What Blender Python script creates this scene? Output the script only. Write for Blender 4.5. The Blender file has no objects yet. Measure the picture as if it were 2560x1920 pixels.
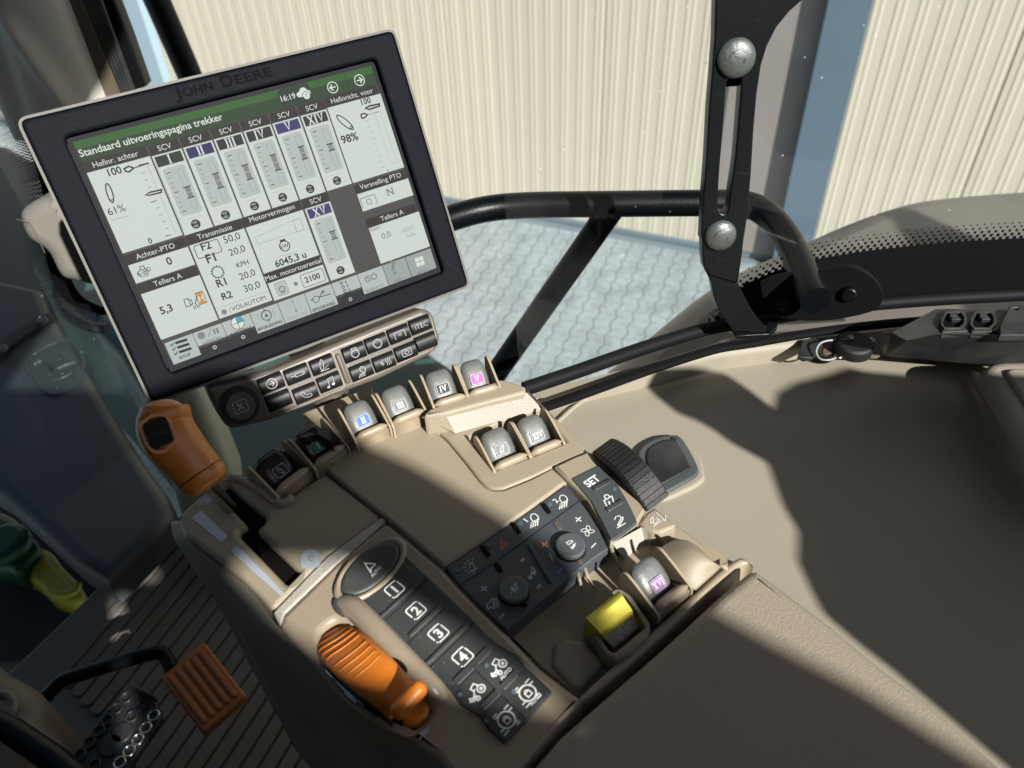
import bpy, math, random
from mathutils import Vector, Matrix
from mathutils.geometry import tessellate_polygon
random.seed(7)
SC = bpy.context.scene
COL = SC.collection
V = Vector
# ------------------------------------------------------------------ camera, world, sun
CAM = V((0, 0, 3.0))
ROT = Matrix(((0.9989085, 0.0467093, 0.0), (-0.030893, 0.660667, -0.7500432), (-0.035034, 0.7492245, 0.6613889)))
FPX = 1960.0
cam_data = bpy.data.cameras.new('camera'); cam = bpy.data.objects.new('camera', cam_data); COL.objects.link(cam)
cam.matrix_world = Matrix.Translation(CAM) @ ROT.to_4x4()
cam_data.sensor_width = 36.0; cam_data.lens = FPX / 2560 * 36.0; cam_data.clip_start = 0.02; cam_data.clip_end = 300
cam_data.dof.use_dof = True; cam_data.dof.focus_distance = 0.6; cam_data.dof.aperture_fstop = 9.0
SC.camera = cam
SUN = V((0.45, -0.68, 0.58)).normalized()
w = bpy.data.worlds.new('World'); SC.world = w; w.use_nodes = True
wn = w.node_tree; bg = wn.nodes['Background']
sky = wn.nodes.new('ShaderNodeTexSky'); sky.sky_type = 'NISHITA'; sky.sun_disc = False
sky.sun_elevation = math.asin(SUN.z); sky.sun_rotation = math.atan2(SUN.x, SUN.y)
wn.links.new(sky.outputs[0], bg.inputs[0]); bg.inputs[1].default_value = 0.05
sl = bpy.data.lights.new('sun', 'SUN'); sl.energy = 4.8; sl.angle = math.radians(0.55); sl.color = (1.0, 0.965, 0.905)
so = bpy.data.objects.new('sun', sl); COL.objects.link(so); so.rotation_euler = SUN.to_track_quat('Z', 'Y').to_euler(); so.location = (3, -4, 8)
SC.view_settings.view_transform = 'Standard'; SC.view_settings.look = 'None'
SC.view_settings.exposure = 0.75; SC.view_settings.gamma = 1; SC.view_settings.use_curve_mapping = False
SC.cycles.max_bounces = 8; SC.cycles.diffuse_bounces = 4; SC.cycles.transparent_max_bounces = 16
SC.cycles.use_denoising = True

# ------------------------------------------------------------------ measuring helpers: sight lines measured on the photograph meet real planes
CR = {'D': (0, 0, 2212/2560)}
for k, (x, y) in dict(A=(0, 0), B=(600, 0), C=(1200, 0), E=(1760, 0), F=(0, 500), G=(500, 600), H=(1000, 600), I=(1760, 600), J=(0, 1000),
                      K=(400, 1100), L=(1000, 1000), M=(0, 1320), N=(700, 1320)).items(): CR[k] = (x, y, 2.765)
CR['P'] = (1400, 1320, 2212/1160)
def ray(c, u, v):
    x0, y0, s = CR[c]
    return ROT @ V(((x0+u/s-1280)/FPX, -(y0+v/s-960)/FPX, -1))
class Fr:
    def __init__(s, O, X, Y=None, Z=None):
        s.O = V(O); s.X = V(X).normalized()
        if Y is None: s.Z = V(Z).normalized(); s.X = (s.X - s.Z*s.X.dot(s.Z)).normalized(); s.Y = s.Z.cross(s.X)
        else: s.Y = V(Y); s.Y = (s.Y - s.X*s.Y.dot(s.X)).normalized(); s.Z = s.X.cross(s.Y)
    def w(s, x, y, z=0): return s.O + s.X*x + s.Y*y + s.Z*z
    def p(s, c, u, v, h=0):
        r = ray(c, u, v); t = (s.O + s.Z*h - CAM).dot(s.Z) / r.dot(s.Z); q = CAM + r*t - s.O
        return (q.dot(s.X), q.dot(s.Y))
    def P(s, c, pts, h=0): return [s.p(c, u, v, h) for u, v in pts]
    def up(s, h): return Fr(s.w(0, 0, h), s.X, s.Y)
    def at(s, x, y, ang=0, h=0):
        return Fr(s.w(x, y, h), s.X*math.cos(ang)+s.Y*math.sin(ang), s.Y*math.cos(ang)-s.X*math.sin(ang))
def HZ(z, ang=0): return Fr((0, 0, 3+z), (math.cos(ang), math.sin(ang), 0), (-math.sin(ang), math.cos(ang), 0))
def lerp(a, b, t): return tuple(a[i]+(b[i]-a[i])*t for i in range(len(a)))
def spl(pts, n=6, closed=False):
    out = []; m = len(pts)
    for i in range(m if closed else m-1):
        g = lambda j: pts[j % m] if closed else pts[max(0, min(m-1, j))]
        p0, p1, p2, p3 = g(i-1), g(i), g(i+1), g(i+2)
        for k in range(n):
            t = k/n
            out.append(tuple(.5*((2*b)+(-a+c)*t+(2*a-5*b+4*c-d)*t*t+(-a+3*b-3*c+d)*t**3) for a, b, c, d in zip(p0, p1, p2, p3)))
    if not closed: out.append(tuple(pts[-1]))
    return out
def rnd(pts, r, n=4):
    out = []; m = len(pts); rr = r if isinstance(r, (list, tuple)) else [r]*m
    for i in range(m):
        a, b, c = V(pts[i-1]), V(pts[i]), V(pts[(i+1) % m]); u = a-b; v = c-b
        lu, lv = u.length, v.length
        if lu < 1e-9 or lv < 1e-9 or rr[i] <= 0: out.append(tuple(b)); continue
        u /= lu; v /= lv; ang = math.acos(max(-1, min(1, u.dot(v))))
        if ang > 3.0: out.append(tuple(b)); continue
        d = min(rr[i]/math.tan(ang/2), lu*.48, lv*.48); p, q = b+u*d, b+v*d
        for k in range(n+1):
            t = k/n; out.append(tuple(p*(1-t)**2 + b*2*t*(1-t) + q*t*t))
    return out
def rect(x0, y0, x1, y1): return [(x0, y0), (x1, y0), (x1, y1), (x0, y1)]
def ell(cx, cy, a, b, n=32, ang=0):
    return [(cx+a*math.cos(t)*math.cos(ang)-b*math.sin(t)*math.sin(ang), cy+a*math.cos(t)*math.sin(ang)+b*math.sin(t)*math.cos(ang)) for t in [2*math.pi*i/n for i in range(n)]]
def arc(cx, cy, r, a0, a1, n=10): return [(cx+r*math.cos(math.radians(a0+(a1-a0)*i/n)), cy+r*math.sin(math.radians(a0+(a1-a0)*i/n))) for i in range(n+1)]
def area(p): return .5*sum(p[i-1][0]*p[i][1]-p[i][0]*p[i-1][1] for i in range(len(p)))
def inset(p, d):
    out = []; m = len(p)
    for i in range(m):
        a, b, c = V(p[i-1]), V(p[i]), V(p[(i+1) % m]); e1 = b-a; e2 = c-b
        if e1.length < 1e-9: e1 = e2
        if e2.length < 1e-9: e2 = e1
        e1.normalize(); e2.normalize(); n1 = V((-e1.y, e1.x)); n2 = V((-e2.y, e2.x)); k = max(.35, 1+n1.dot(n2))
        out.append(tuple(b+(n1+n2)*(d/k)))
    return out
def clean(p):
    o = []
    for q in p:
        if not o or (V(q)-V(o[-1])).length > 1e-6: o.append(tuple(q[:2]))
    if (V(o[0])-V(o[-1])).length < 1e-6: o.pop()
    return o
FONT = {}
def glyphs(s, bold):
    k = (s, bold)
    if k not in FONT:
        cu = bpy.data.curves.new('t', 'FONT'); cu.body = s; cu.offset = bold; cu.resolution_u = 3
        o = bpy.data.objects.new('t', cu); COL.objects.link(o); bpy.context.view_layer.update()
        e = o.evaluated_get(bpy.context.evaluated_depsgraph_get()); me = e.to_mesh()
        vs = [(v.co.x, v.co.y) for v in me.vertices]; fs = [tuple(p.vertices) for p in me.polygons]
        e.to_mesh_clear(); bpy.data.objects.remove(o); bpy.data.curves.remove(cu)
        FONT[k] = (vs, fs)
    return FONT[k]
class MB:
    def __init__(s): s.v = []; s.f = []; s.m = []; s.mats = []; s.k = 0
    def mi(s, mat):
        if mat not in s.mats: s.mats.append(mat)
        return s.mats.index(mat)
    def add(s, vs, fs, mat):
        b = len(s.v); s.v += [V(x) for x in vs]; i = s.mi(mat)
        for f in fs: s.f.append(tuple(b+j for j in f)); s.m.append(i)
        return s
    def face(s, pts, mat): return s.add(pts, [tuple(range(len(pts)))], mat)
    def slab(s, fr, pts, z0, z1, mat, bev=0, holes=(), seg=3, hf=None, bot=True):
        loops = []
        for i, p in enumerate([pts]+list(holes)):
            p = clean(p)
            if (area(p) < 0) == (i == 0): p = p[::-1]
            loops.append(p)
        H = hf or (lambda x, y: 0)
        tops = []; bots = []
        for p in loops:
            rings = [(0, z0), (0, z1-bev)]
            if bev: rings += [(bev*(1-math.cos(k/seg*math.pi/2)), z1-bev+bev*math.sin(k/seg*math.pi/2)) for k in range(1, seg+1)]
            vs = []; n = len(p)
            for d, z in rings:
                q = inset(p, d) if d else p
                vs += [fr.w(x, y, z+H(x, y)) for x, y in q]
            fs = [(r*n+i, r*n+(i+1) % n, (r+1)*n+(i+1) % n, (r+1)*n+i) for r in range(len(rings)-1) for i in range(n)]
            s.add(vs, fs, mat); tops.append(q if bev else p); bots.append(p)
        flat = [V((x, y, 0)) for p in tops for x, y in p]
        tri = tessellate_polygon([[V((x, y, 0)) for x, y in p] for p in tops])
        def ccw(t, fl): a, b, c = (fl[j] for j in t); return t if (b-a).cross(c-a).z > 0 else t[::-1]
        s.add([fr.w(q.x, q.y, z1+H(q.x, q.y)) for q in flat], [ccw(t, flat) for t in tri], mat)
        if bot:
            fb = [V((x, y, 0)) for p in bots for x, y in p]
            s.add([fr.w(q.x, q.y, z0+H(q.x, q.y)) for q in fb], [ccw(t, fb)[::-1] for t in tri], mat)
        return s
    def flat(s, fr, pts, z, mat, holes=()):
        pts = clean(pts); s.k += 1; z += s.k*4e-6
        L = [pts]+[clean(h) for h in holes]; fl = [V((x, y, 0)) for p in L for x, y in p]
        tri = tessellate_polygon([[V((x, y, 0)) for x, y in p] for p in L])
        def ccw(t): a, b, c = (fl[j] for j in t); return t if (b-a).cross(c-a).z > 0 else t[::-1]
        return s.add([fr.w(q.x, q.y, z) for q in fl], [ccw(t) for t in tri], mat)
    def stroke(s, fr, pts, wd, z, mat, closed=False):
        pts = clean(pts); s.k += 1; z += s.k*4e-6; m = len(pts); A = []; B = []
        if m < 2: return s
        for i in range(m):
            b = V(pts[i]); a = V(pts[i-1]) if (i or closed) else None; c = V(pts[(i+1) % m]) if (i < m-1 or closed) else None
            e1 = (b-a).normalized() if a is not None else (c-b).normalized(); e2 = (c-b).normalized() if c is not None else e1
            n1 = V((-e1.y, e1.x)); n2 = V((-e2.y, e2.x)); k = max(.4, 1+n1.dot(n2)); n = (n1+n2)/k*(wd/2)
            A.append(b+n); B.append(b-n)
        vs = [fr.w(q.x, q.y, z) for q in A]+[fr.w(q.x, q.y, z) for q in B]
        fs = [(i, m+i, m+(i+1) % m, (i+1) % m) for i in range(m if closed else m-1)]
        return s.add(vs, fs, mat)
    def text(s, fr, t, p1, p2=None, size=None, z=0, mat=None, bold=0.0, ang=0, center=False, asp=1.0, hmax=None):
        vs, fs = glyphs(t, bold); s.k += 1; z += s.k*4e-6
        if not vs: return s
        xa = min(v[0] for v in vs); xb = max(v[0] for v in vs); wdt = xb-xa
        if p2 is not None:
            d = V(p2)-V(p1); ang = math.atan2(d.y, d.x); k = d.length/wdt; ky = k*asp
            if size: ky = size
        else: k = size; ky = size*asp
        c, sn = math.cos(ang), math.sin(ang); out = []
        cy = (max(v[1] for v in vs)+min(v[1] for v in vs))/2 if center else 0; cx = (xa+xb)/2 if center else xa
        for x, y in vs:
            x = (x-cx)*k; y = (y-cy)*ky
            out.append(fr.w(p1[0]+x*c-y*sn, p1[1]+x*sn+y*c, z))
        return s.add(out, fs, mat)
    def loft(s, rings, mat, cap=True, closed=True):
        n = len(rings[0]); vs = [q for r in rings for q in r]; fs = []
        for r in range(len(rings)-1):
            for i in range(n if closed else n-1): fs.append((r*n+i, r*n+(i+1) % n, (r+1)*n+(i+1) % n, (r+1)*n+i))
        if cap: fs += [tuple(range(n))[::-1], tuple(range((len(rings)-1)*n, len(rings)*n))]
        return s.add(vs, fs, mat)
    def tube(s, path, r, mat, n=16, sx=1.0, up=None):
        path = [V(p) for p in path]; rr = r if isinstance(r, (list, tuple)) else [r]*len(path); rings = []; u = V(up) if up else None
        for i, p in enumerate(path):
            d = (path[min(i+1, len(path)-1)]-path[max(i-1, 0)]).normalized()
            if u is None: u = d.orthogonal()
            u = (u-d*u.dot(d)).normalized(); v2 = d.cross(u)
            rings.append([p+(u*math.cos(t)+v2*math.sin(t)*sx)*rr[i] for t in [2*math.pi*k/n for k in range(n)]])
        return s.loft(rings, mat)
    def capsule(s, a, b, r, mat, up, sy=1.0, n=14):
        a, b = V(a), V(b); d = (b-a).normalized(); pth = []; rr = []
        for k in range(7):
            t = math.pi/2*(k/6); pth.append(a+d*(r*.8)*(1-math.sin(t))); rr.append(max(1e-5, r*math.sin(t) if k else r*.15))
        pth = [a+d*(r*.8)*(1-math.cos(math.pi/2*k/6)) for k in range(7)]; rr = [max(r*.08, r*math.sin(math.pi/2*k/6)) for k in range(7)]
        q = [b-d*(r*.8)*(1-math.cos(math.pi/2*k/6)) for k in range(6, -1, -1)]
        return s.tube(pth+q, rr+rr[::-1], mat, n, sy, up)
    def box(s, fr, x0, x1, y0, y1, z0, z1, mat, bev=0): return s.slab(fr, rect(x0, y0, x1, y1), z0, z1, mat, bev)
    def build(s, name, parent=None, label=None, smooth=40, cat=None, group=None, kind=None, sub=0):
        me = bpy.data.meshes.new(name); org = parent_origin(parent) if parent else (sum(s.v, V())/len(s.v))
        me.from_pydata([tuple(v-org) for v in s.v], [], s.f); me.polygons.foreach_set('material_index', s.m)
        for m in s.mats: me.materials.append(M(m) if isinstance(m, str) else m)
        me.polygons.foreach_set('use_smooth', [True]*len(me.polygons))
        me.update()
        if smooth < 180: me.set_sharp_from_angle(angle=math.radians(smooth))
        o = bpy.data.objects.new(name, me); COL.objects.link(o)
        if parent: o.parent = parent
        else: o.location = org
        for k, v in (('label', label), ('category', cat), ('group', group), ('kind', kind)):
            if v: o[k] = v
        if sub: md = o.modifiers.new('sub', 'SUBSURF'); md.levels = sub; md.render_levels = sub
        return o
def parent_origin(o):
    p = V((0, 0, 0))
    while o: p += o.location; o = o.parent
    return p
def thing(name, label, cat, loc, group=None):
    o = bpy.data.objects.new(name, None); o.empty_display_size = .02; COL.objects.link(o); o.location = loc
    o['label'] = label; o['category'] = cat
    if group: o['group'] = group
    return o
# ------------------------------------------------------------------ materials
MATS = {}; DEF = {}
def srgb(c): return tuple(((x/255)/12.92 if x/255 <= .04045 else ((x/255+.055)/1.055)**2.4) for x in c)
def M(n):
    if n not in MATS: MATS[n] = DEF[n](n)
    return MATS[n]
def plain(col, rough=.5, metal=0, bump=0, bscale=900, dust=0, emit=0, spec=.5, var=0, coat=0, vscale=25, voro=False, scr=0):
    def mk(n):
        m = bpy.data.materials.new(n); m.use_nodes = True; t = m.node_tree; b = t.nodes['Principled BSDF']; L = t.links.new
        b.inputs['Base Color'].default_value = (*col, 1); b.inputs['Roughness'].default_value = rough; b.inputs['Metallic'].default_value = metal
        b.inputs['Specular IOR Level'].default_value = spec; b.inputs['Coat Weight'].default_value = coat; b.inputs['Coat Roughness'].default_value = .25
        g = t.nodes.new('ShaderNodeNewGeometry')
        if emit: b.inputs['Emission Color'].default_value = (*col, 1); b.inputs['Emission Strength'].default_value = emit
        cur = None
        def mix(a, colr, fac):
            x = t.nodes.new('ShaderNodeMix'); x.data_type = 'RGBA'; L(fac, x.inputs[0])
            if a is None: x.inputs[6].default_value = (*col, 1)
            else: L(a, x.inputs[6])
            x.inputs[7].default_value = (*colr, 1); return x.outputs[2]
        def noise(sc, det=4, lo=.4, hi=.6):
            q = t.nodes.new('ShaderNodeTexNoise'); q.inputs['Scale'].default_value = sc; q.inputs['Detail'].default_value = det; L(g.outputs['Position'], q.inputs['Vector'])
            r = t.nodes.new('ShaderNodeMapRange'); r.inputs[1].default_value = lo; r.inputs[2].default_value = hi; L(q.outputs[0], r.inputs[0]); return r.outputs[0]
        if var:
            f = t.nodes.new('ShaderNodeMath'); f.operation = 'MULTIPLY'; f.inputs[1].default_value = var; L(noise(vscale, 6, .35, .7), f.inputs[0])
            cur = mix(cur, tuple(min(1, x*.6+.03) for x in col), f.outputs[0])
        if dust:
            q = t.nodes.new('ShaderNodeTexVoronoi'); q.inputs['Scale'].default_value = 420; L(g.outputs['Position'], q.inputs['Vector'])
            r = t.nodes.new('ShaderNodeMapRange'); r.inputs[1].default_value = .16; r.inputs[2].default_value = .06; L(q.outputs['Distance'], r.inputs[0])
            k = t.nodes.new('ShaderNodeMath'); k.operation = 'MULTIPLY'; L(r.outputs[0], k.inputs[0]); L(noise(60, 3, .52, .66), k.inputs[1])
            k2 = t.nodes.new('ShaderNodeMath'); k2.operation = 'MULTIPLY'; k2.inputs[1].default_value = dust; L(k.outputs[0], k2.inputs[0])
            cur = mix(cur, (.45, .43, .38), k2.outputs[0])
            film = t.nodes.new('ShaderNodeMath'); film.operation = 'MULTIPLY'; film.inputs[1].default_value = dust*.10; L(noise(35, 5, .35, .75), film.inputs[0])
            cur = mix(cur, (.35, .34, .3), film.outputs[0])
        if scr:
            mp = t.nodes.new('ShaderNodeMapping'); mp.inputs['Scale'].default_value = (30, 400, 120); mp.inputs['Rotation'].default_value = (.4, .3, .7); L(g.outputs['Position'], mp.inputs[0])
            q = t.nodes.new('ShaderNodeTexNoise'); q.inputs['Scale'].default_value = 1.6; q.inputs['Detail'].default_value = 3; L(mp.outputs[0], q.inputs['Vector'])
            r = t.nodes.new('ShaderNodeMapRange'); r.inputs[1].default_value = .64; r.inputs[2].default_value = .74; L(q.outputs[0], r.inputs[0])
            k2 = t.nodes.new('ShaderNodeMath'); k2.operation = 'MULTIPLY'; k2.inputs[1].default_value = scr; L(r.outputs[0], k2.inputs[0])
            cur = mix(cur, tuple(min(1, x*1.6+.06) for x in col), k2.outputs[0])
        if cur: L(cur, b.inputs['Base Color'])
        if bump:
            if voro:
                q = t.nodes.new('ShaderNodeTexVoronoi'); q.feature = 'DISTANCE_TO_EDGE'; q.inputs['Scale'].default_value = bscale; L(g.outputs['Position'], q.inputs['Vector']); ho = q.outputs['Distance']
                q2 = t.nodes.new('ShaderNodeTexNoise'); q2.inputs['Scale'].default_value = bscale*.7; q2.inputs['Detail'].default_value = 5; L(g.outputs['Position'], q2.inputs['Vector'])
                ad = t.nodes.new('ShaderNodeMath'); ad.operation = 'ADD'; L(ho, ad.inputs[0]); L(q2.outputs[0], ad.inputs[1]); ho = ad.outputs[0]
            else:
                q = t.nodes.new('ShaderNodeTexNoise'); q.inputs['Scale'].default_value = bscale; q.inputs['Detail'].default_value = 2; L(g.outputs['Position'], q.inputs['Vector']); ho = q.outputs[0]
            bp = t.nodes.new('ShaderNodeBump'); bp.inputs['Strength'].default_value = bump; bp.inputs['Distance'].default_value = .0006; L(ho, bp.inputs['Height']); L(bp.outputs[0], b.inputs['Normal'])
        return m
    return mk
def glassm(tint, refl=.9):
    def mk(n):
        m = bpy.data.materials.new(n); m.use_nodes = True; t = m.node_tree; t.nodes.clear(); L = t.links.new
        o = t.nodes.new('ShaderNodeOutputMaterial'); mx = t.nodes.new('ShaderNodeMixShader'); tr = t.nodes.new('ShaderNodeBsdfTransparent'); gl = t.nodes.new('ShaderNodeBsdfGlossy')
        tr.inputs[0].default_value = (*tint, 1); gl.inputs['Roughness'].default_value = .02; fr = t.nodes.new('ShaderNodeFresnel'); fr.inputs[0].default_value = 1.3
        L(fr.outputs[0], mx.inputs[0]); L(tr.outputs[0], mx.inputs[1]); L(gl.outputs[0], mx.inputs[2])
        g = t.nodes.new('ShaderNodeNewGeometry'); q = t.nodes.new('ShaderNodeTexNoise'); q.inputs['Scale'].default_value = 9; q.inputs['Detail'].default_value = 7; L(g.outputs['Position'], q.inputs['Vector'])
        v = t.nodes.new('ShaderNodeTexVoronoi'); v.inputs['Scale'].default_value = 55; L(g.outputs['Position'], v.inputs['Vector'])
        r1 = t.nodes.new('ShaderNodeMapRange'); r1.inputs[1].default_value = .5; r1.inputs[2].default_value = .8; r1.inputs[4].default_value = .035; L(q.outputs[0], r1.inputs[0])
        r2 = t.nodes.new('ShaderNodeMapRange'); r2.inputs[1].default_value = .07; r2.inputs[2].default_value = .04; r2.inputs[4].default_value = .25; L(v.outputs['Distance'], r2.inputs[0])
        ad = t.nodes.new('ShaderNodeMath'); L(r1.outputs[0], ad.inputs[0]); L(r2.outputs[0], ad.inputs[1]); df = t.nodes.new('ShaderNodeBsdfDiffuse'); df.inputs[0].default_value = (.6, .62, .6, 1)
        m2 = t.nodes.new('ShaderNodeMixShader'); L(ad.outputs[0], m2.inputs[0]); L(mx.outputs[0], m2.inputs[1]); L(df.outputs[0], m2.inputs[2]); L(m2.outputs[0], o.inputs[0]); return m
    return mk
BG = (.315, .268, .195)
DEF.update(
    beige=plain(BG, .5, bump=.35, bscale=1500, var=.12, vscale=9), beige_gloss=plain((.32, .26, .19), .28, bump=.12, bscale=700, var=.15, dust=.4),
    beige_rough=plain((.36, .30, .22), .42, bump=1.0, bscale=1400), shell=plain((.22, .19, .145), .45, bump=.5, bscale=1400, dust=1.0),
    beige_fine=plain((.33, .27, .19), .35, bump=.15, bscale=1200), silver=plain((.44, .41, .355), .5, bump=1.0, bscale=1000, var=.5, vscale=1400),  # last one: paler beige, direct sun on sloping faces put into its colour
    trim=plain((.29, .262, .205), .6, bump=.15, bscale=1200, var=.25, vscale=6, scr=.08, dust=.25), trim_dark=plain((.10, .08, .06), .55),
    leather=plain((.29, .25, .188), .6, bump=.75, bscale=1000, voro=True, var=.15, vscale=30), black=plain((.004, .004, .005), .6, spec=.08),
    rubber=plain((.011, .013, .015), .48, bump=.3, bscale=1600, dust=.9), panel=plain((.058, .068, .078), .42, bump=.35, bscale=1700, dust=.3),
    panel_gloss=plain((.060, .070, .074), .38, bump=.25, bscale=1700, dust=.25),
    pit=plain((.006, .0055, .005), .9, spec=.05), bezel=plain((.0055, .0068, .0105), .6, bump=.3, bscale=1500, scr=.12, spec=.06), emboss=plain((.003, .003, .005), .7, spec=.05), rim=plain((.085, .082, .07), .55, bump=.2),
    white=plain((.72, .74, .72), .5), grey_print=plain((.42, .44, .46), .5), silverw=plain((.50, .56, .62), .35, .3), orange_p=plain((.75, .25, .12), .5), blue_p=plain((.05, .28, .75), .5),
    red_p=plain((.55, .18, .13), .5), led=plain((.10, .13, .16), .3), lever=plain((.165, .172, .165), .44, .3, bump=.3, bscale=900, scr=.45), lever_blk=plain((.014, .014, .015), .25, bump=.3, bscale=600, dust=.2),
    lbl_blue=plain((.02, .10, .42), .4), lbl_pink=plain((.38, .03, .28), .4), lbl_grey=plain((.10, .105, .105), .4), lbl_green=plain((.01, .20, .10), .35), lbl_purple=plain((.30, .14, .38), .35),
    orange=plain((.62, .22, .035), .32, bump=.25, bscale=700, coat=.2, scr=.25, var=.15), orange_t=plain((.68, .20, .02), .4, bump=.25, bscale=1100, scr=.2), yellow=plain((.52, .46, .04), .58, bump=.5, bscale=900, scr=.4),
    steel=plain((.5, .5, .48), .25, 1.0, bump=.2, bscale=300), bolt=plain((.13, .145, .14), .45, .6, bump=.8, bscale=250), chrome=plain((.7, .7, .68), .12, 1.0),
    paint=plain((.005, .006, .007), .28, bump=.25, bscale=1200, scr=.12, spec=.35), sealm=plain((.006, .007, .008), .6, spec=.12), tubep=plain((.002, .003, .004), .36, spec=.22, bump=.3, bscale=400),
    key=plain((.009, .010, .010), .45, bump=.1, bscale=1800, spec=.35), icon=plain((.24, .25, .26), .5), kpad=plain((.125, .110, .092), .38, bump=.2, bscale=1300), keyrub=plain((.036, .041, .042), .45, bump=.3, bscale=1600, dust=.8), grip=plain((.012, .012, .013), .5, bump=.6, bscale=1500),
    glass=glassm((.94, .97, .975)), glass_dark=glassm((.62, .68, .68)), fender=plain((.125, .114, .100), .35, bump=.1, bscale=60, var=.25, vscale=3), guard=plain((.058, .066, .074), .45, bump=.3, bscale=200, var=.4, vscale=8),
    strap=plain((.02, .02, .024), .5), hub=plain((.005, .06, .02), .35), wheel=plain((.5, .42, .03), .4), tyre=plain((.018, .02, .022), .7, bump=.6, bscale=90, var=.3),
    hood=plain((.03, .085, .08), .4, var=.5, vscale=6), cream=plain((.45, .46, .36), .5), pedal_o=plain((.42, .13, .03), .55, var=.4, vscale=40), pedal_b=plain((.012, .013, .016), .4, var=.6, vscale=40, dust=.5),
    mat=plain((.20, .18, .155), .6, bump=.4, bscale=900, var=.35, vscale=12), matg=plain((.02, .018, .016), .7), column=plain((.15, .12, .09), .5, var=.3),
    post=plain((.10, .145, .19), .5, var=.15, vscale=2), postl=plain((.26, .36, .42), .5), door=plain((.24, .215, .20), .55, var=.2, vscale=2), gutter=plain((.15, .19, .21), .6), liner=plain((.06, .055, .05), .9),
    padm=plain((.56, .54, .475), .6, bump=.7, bscale=700), pillar=plain((.17, .162, .14), .6, bump=.7, bscale=700), cable=plain((.30, .34, .36), .3), btn=plain((.085, .095, .102), .45, bump=.4, bscale=1700))
def wallm(n):
    m = plain((.6, .55, .4), .6)(n); t = m.node_tree; b = t.nodes['Principled BSDF']
    g = t.nodes.new('ShaderNodeNewGeometry'); q = t.nodes.new('ShaderNodeTexNoise'); q.inputs['Scale'].default_value = .9; q.inputs['Detail'].default_value = 5
    mp = t.nodes.new('ShaderNodeMapping'); mp.inputs['Scale'].default_value = (3, 3, .4); t.links.new(g.outputs['Position'], mp.inputs[0]); t.links.new(mp.outputs[0], q.inputs['Vector'])
    x = t.nodes.new('ShaderNodeMix'); x.data_type = 'RGBA'; t.links.new(q.outputs[0], x.inputs[0]); x.inputs[6].default_value = (.525, .485, .385, 1); x.inputs[7].default_value = (.46, .425, .34, 1)
    t.links.new(x.outputs[2], b.inputs['Base Color']); return m
DEF['wallc'] = wallm
def pavem(n):
    m = plain((.33, .37, .37), .75)(n); t = m.node_tree; b = t.nodes['Principled BSDF']; L = t.links.new
    g = t.nodes.new('ShaderNodeNewGeometry'); mp = t.nodes.new('ShaderNodeMapping'); mp.inputs['Rotation'].default_value = (0, 0, math.radians(22)); L(g.outputs['Position'], mp.inputs[0])
    s = t.nodes.new('ShaderNodeSeparateXYZ'); L(mp.outputs[0], s.inputs[0])
    def ma(op, a, bb=None, c=None):
        k = t.nodes.new('ShaderNodeMath'); k.operation = op
        for i, q in enumerate((a, bb, c)):
            if q is None: continue
            if isinstance(q, (int, float)): k.inputs[i].default_value = q
            else: L(q, k.inputs[i])
        return k.outputs[0]
    wv = ma('MULTIPLY', ma('SINE', ma('MULTIPLY', s.outputs[1], 44.0)), .010)
    X_ = ma('ADD', s.outputs[0], wv); fx = ma('PINGPONG', X_, .055)
    row = ma('FLOOR', ma('DIVIDE', ma('ADD', X_, .055), .11)); sh = ma('MULTIPLY', ma('MODULO', row, 2), .071)
    fy = ma('ADD', ma('PINGPONG', ma('ADD', s.outputs[1], sh), .071), .0025)
    d = ma('MINIMUM', fx, fy)
    r = t.nodes.new('ShaderNodeMapRange'); r.inputs[1].default_value = .003; r.inputs[2].default_value = .010; L(d, r.inputs[0])
    nz = t.nodes.new('ShaderNodeTexNoise'); nz.inputs['Scale'].default_value = 6; nz.inputs['Detail'].default_value = 8; L(g.outputs['Position'], nz.inputs['Vector'])
    x = t.nodes.new('ShaderNodeMix'); x.data_type = 'RGBA'; L(nz.outputs[0], x.inputs[0]); x.inputs[6].default_value = (.215, .26, .275, 1); x.inputs[7].default_value = (.30, .345, .36, 1)
    y = t.nodes.new('ShaderNodeMix'); y.data_type = 'RGBA'; L(r.outputs[0], y.inputs[0]); y.inputs[6].default_value = (.19, .222, .232, 1); L(x.outputs[2], y.inputs[7])
    pid = ma('ADD', ma('MULTIPLY', row, 17.3), ma('FLOOR', ma('DIVIDE', ma('ADD', ma('ADD', s.outputs[1], sh), .071), .142)))
    wn_ = t.nodes.new('ShaderNodeTexWhiteNoise'); wn_.noise_dimensions = '1D'; L(pid, wn_.inputs['W']); hv = t.nodes.new('ShaderNodeHueSaturation'); L(ma('MULTIPLY_ADD', wn_.outputs[0], .22, .87), hv.inputs['Value']); L(y.outputs[2], hv.inputs['Color'])
    L(hv.outputs[0], b.inputs['Base Color'])
    bp = t.nodes.new('ShaderNodeBump'); bp.inputs['Distance'].default_value = .006; bp.inputs['Strength'].default_value = .6; L(r.outputs[0], bp.inputs['Height']); L(bp.outputs[0], b.inputs['Normal'])
    return m
DEF['pave'] = pavem
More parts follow.
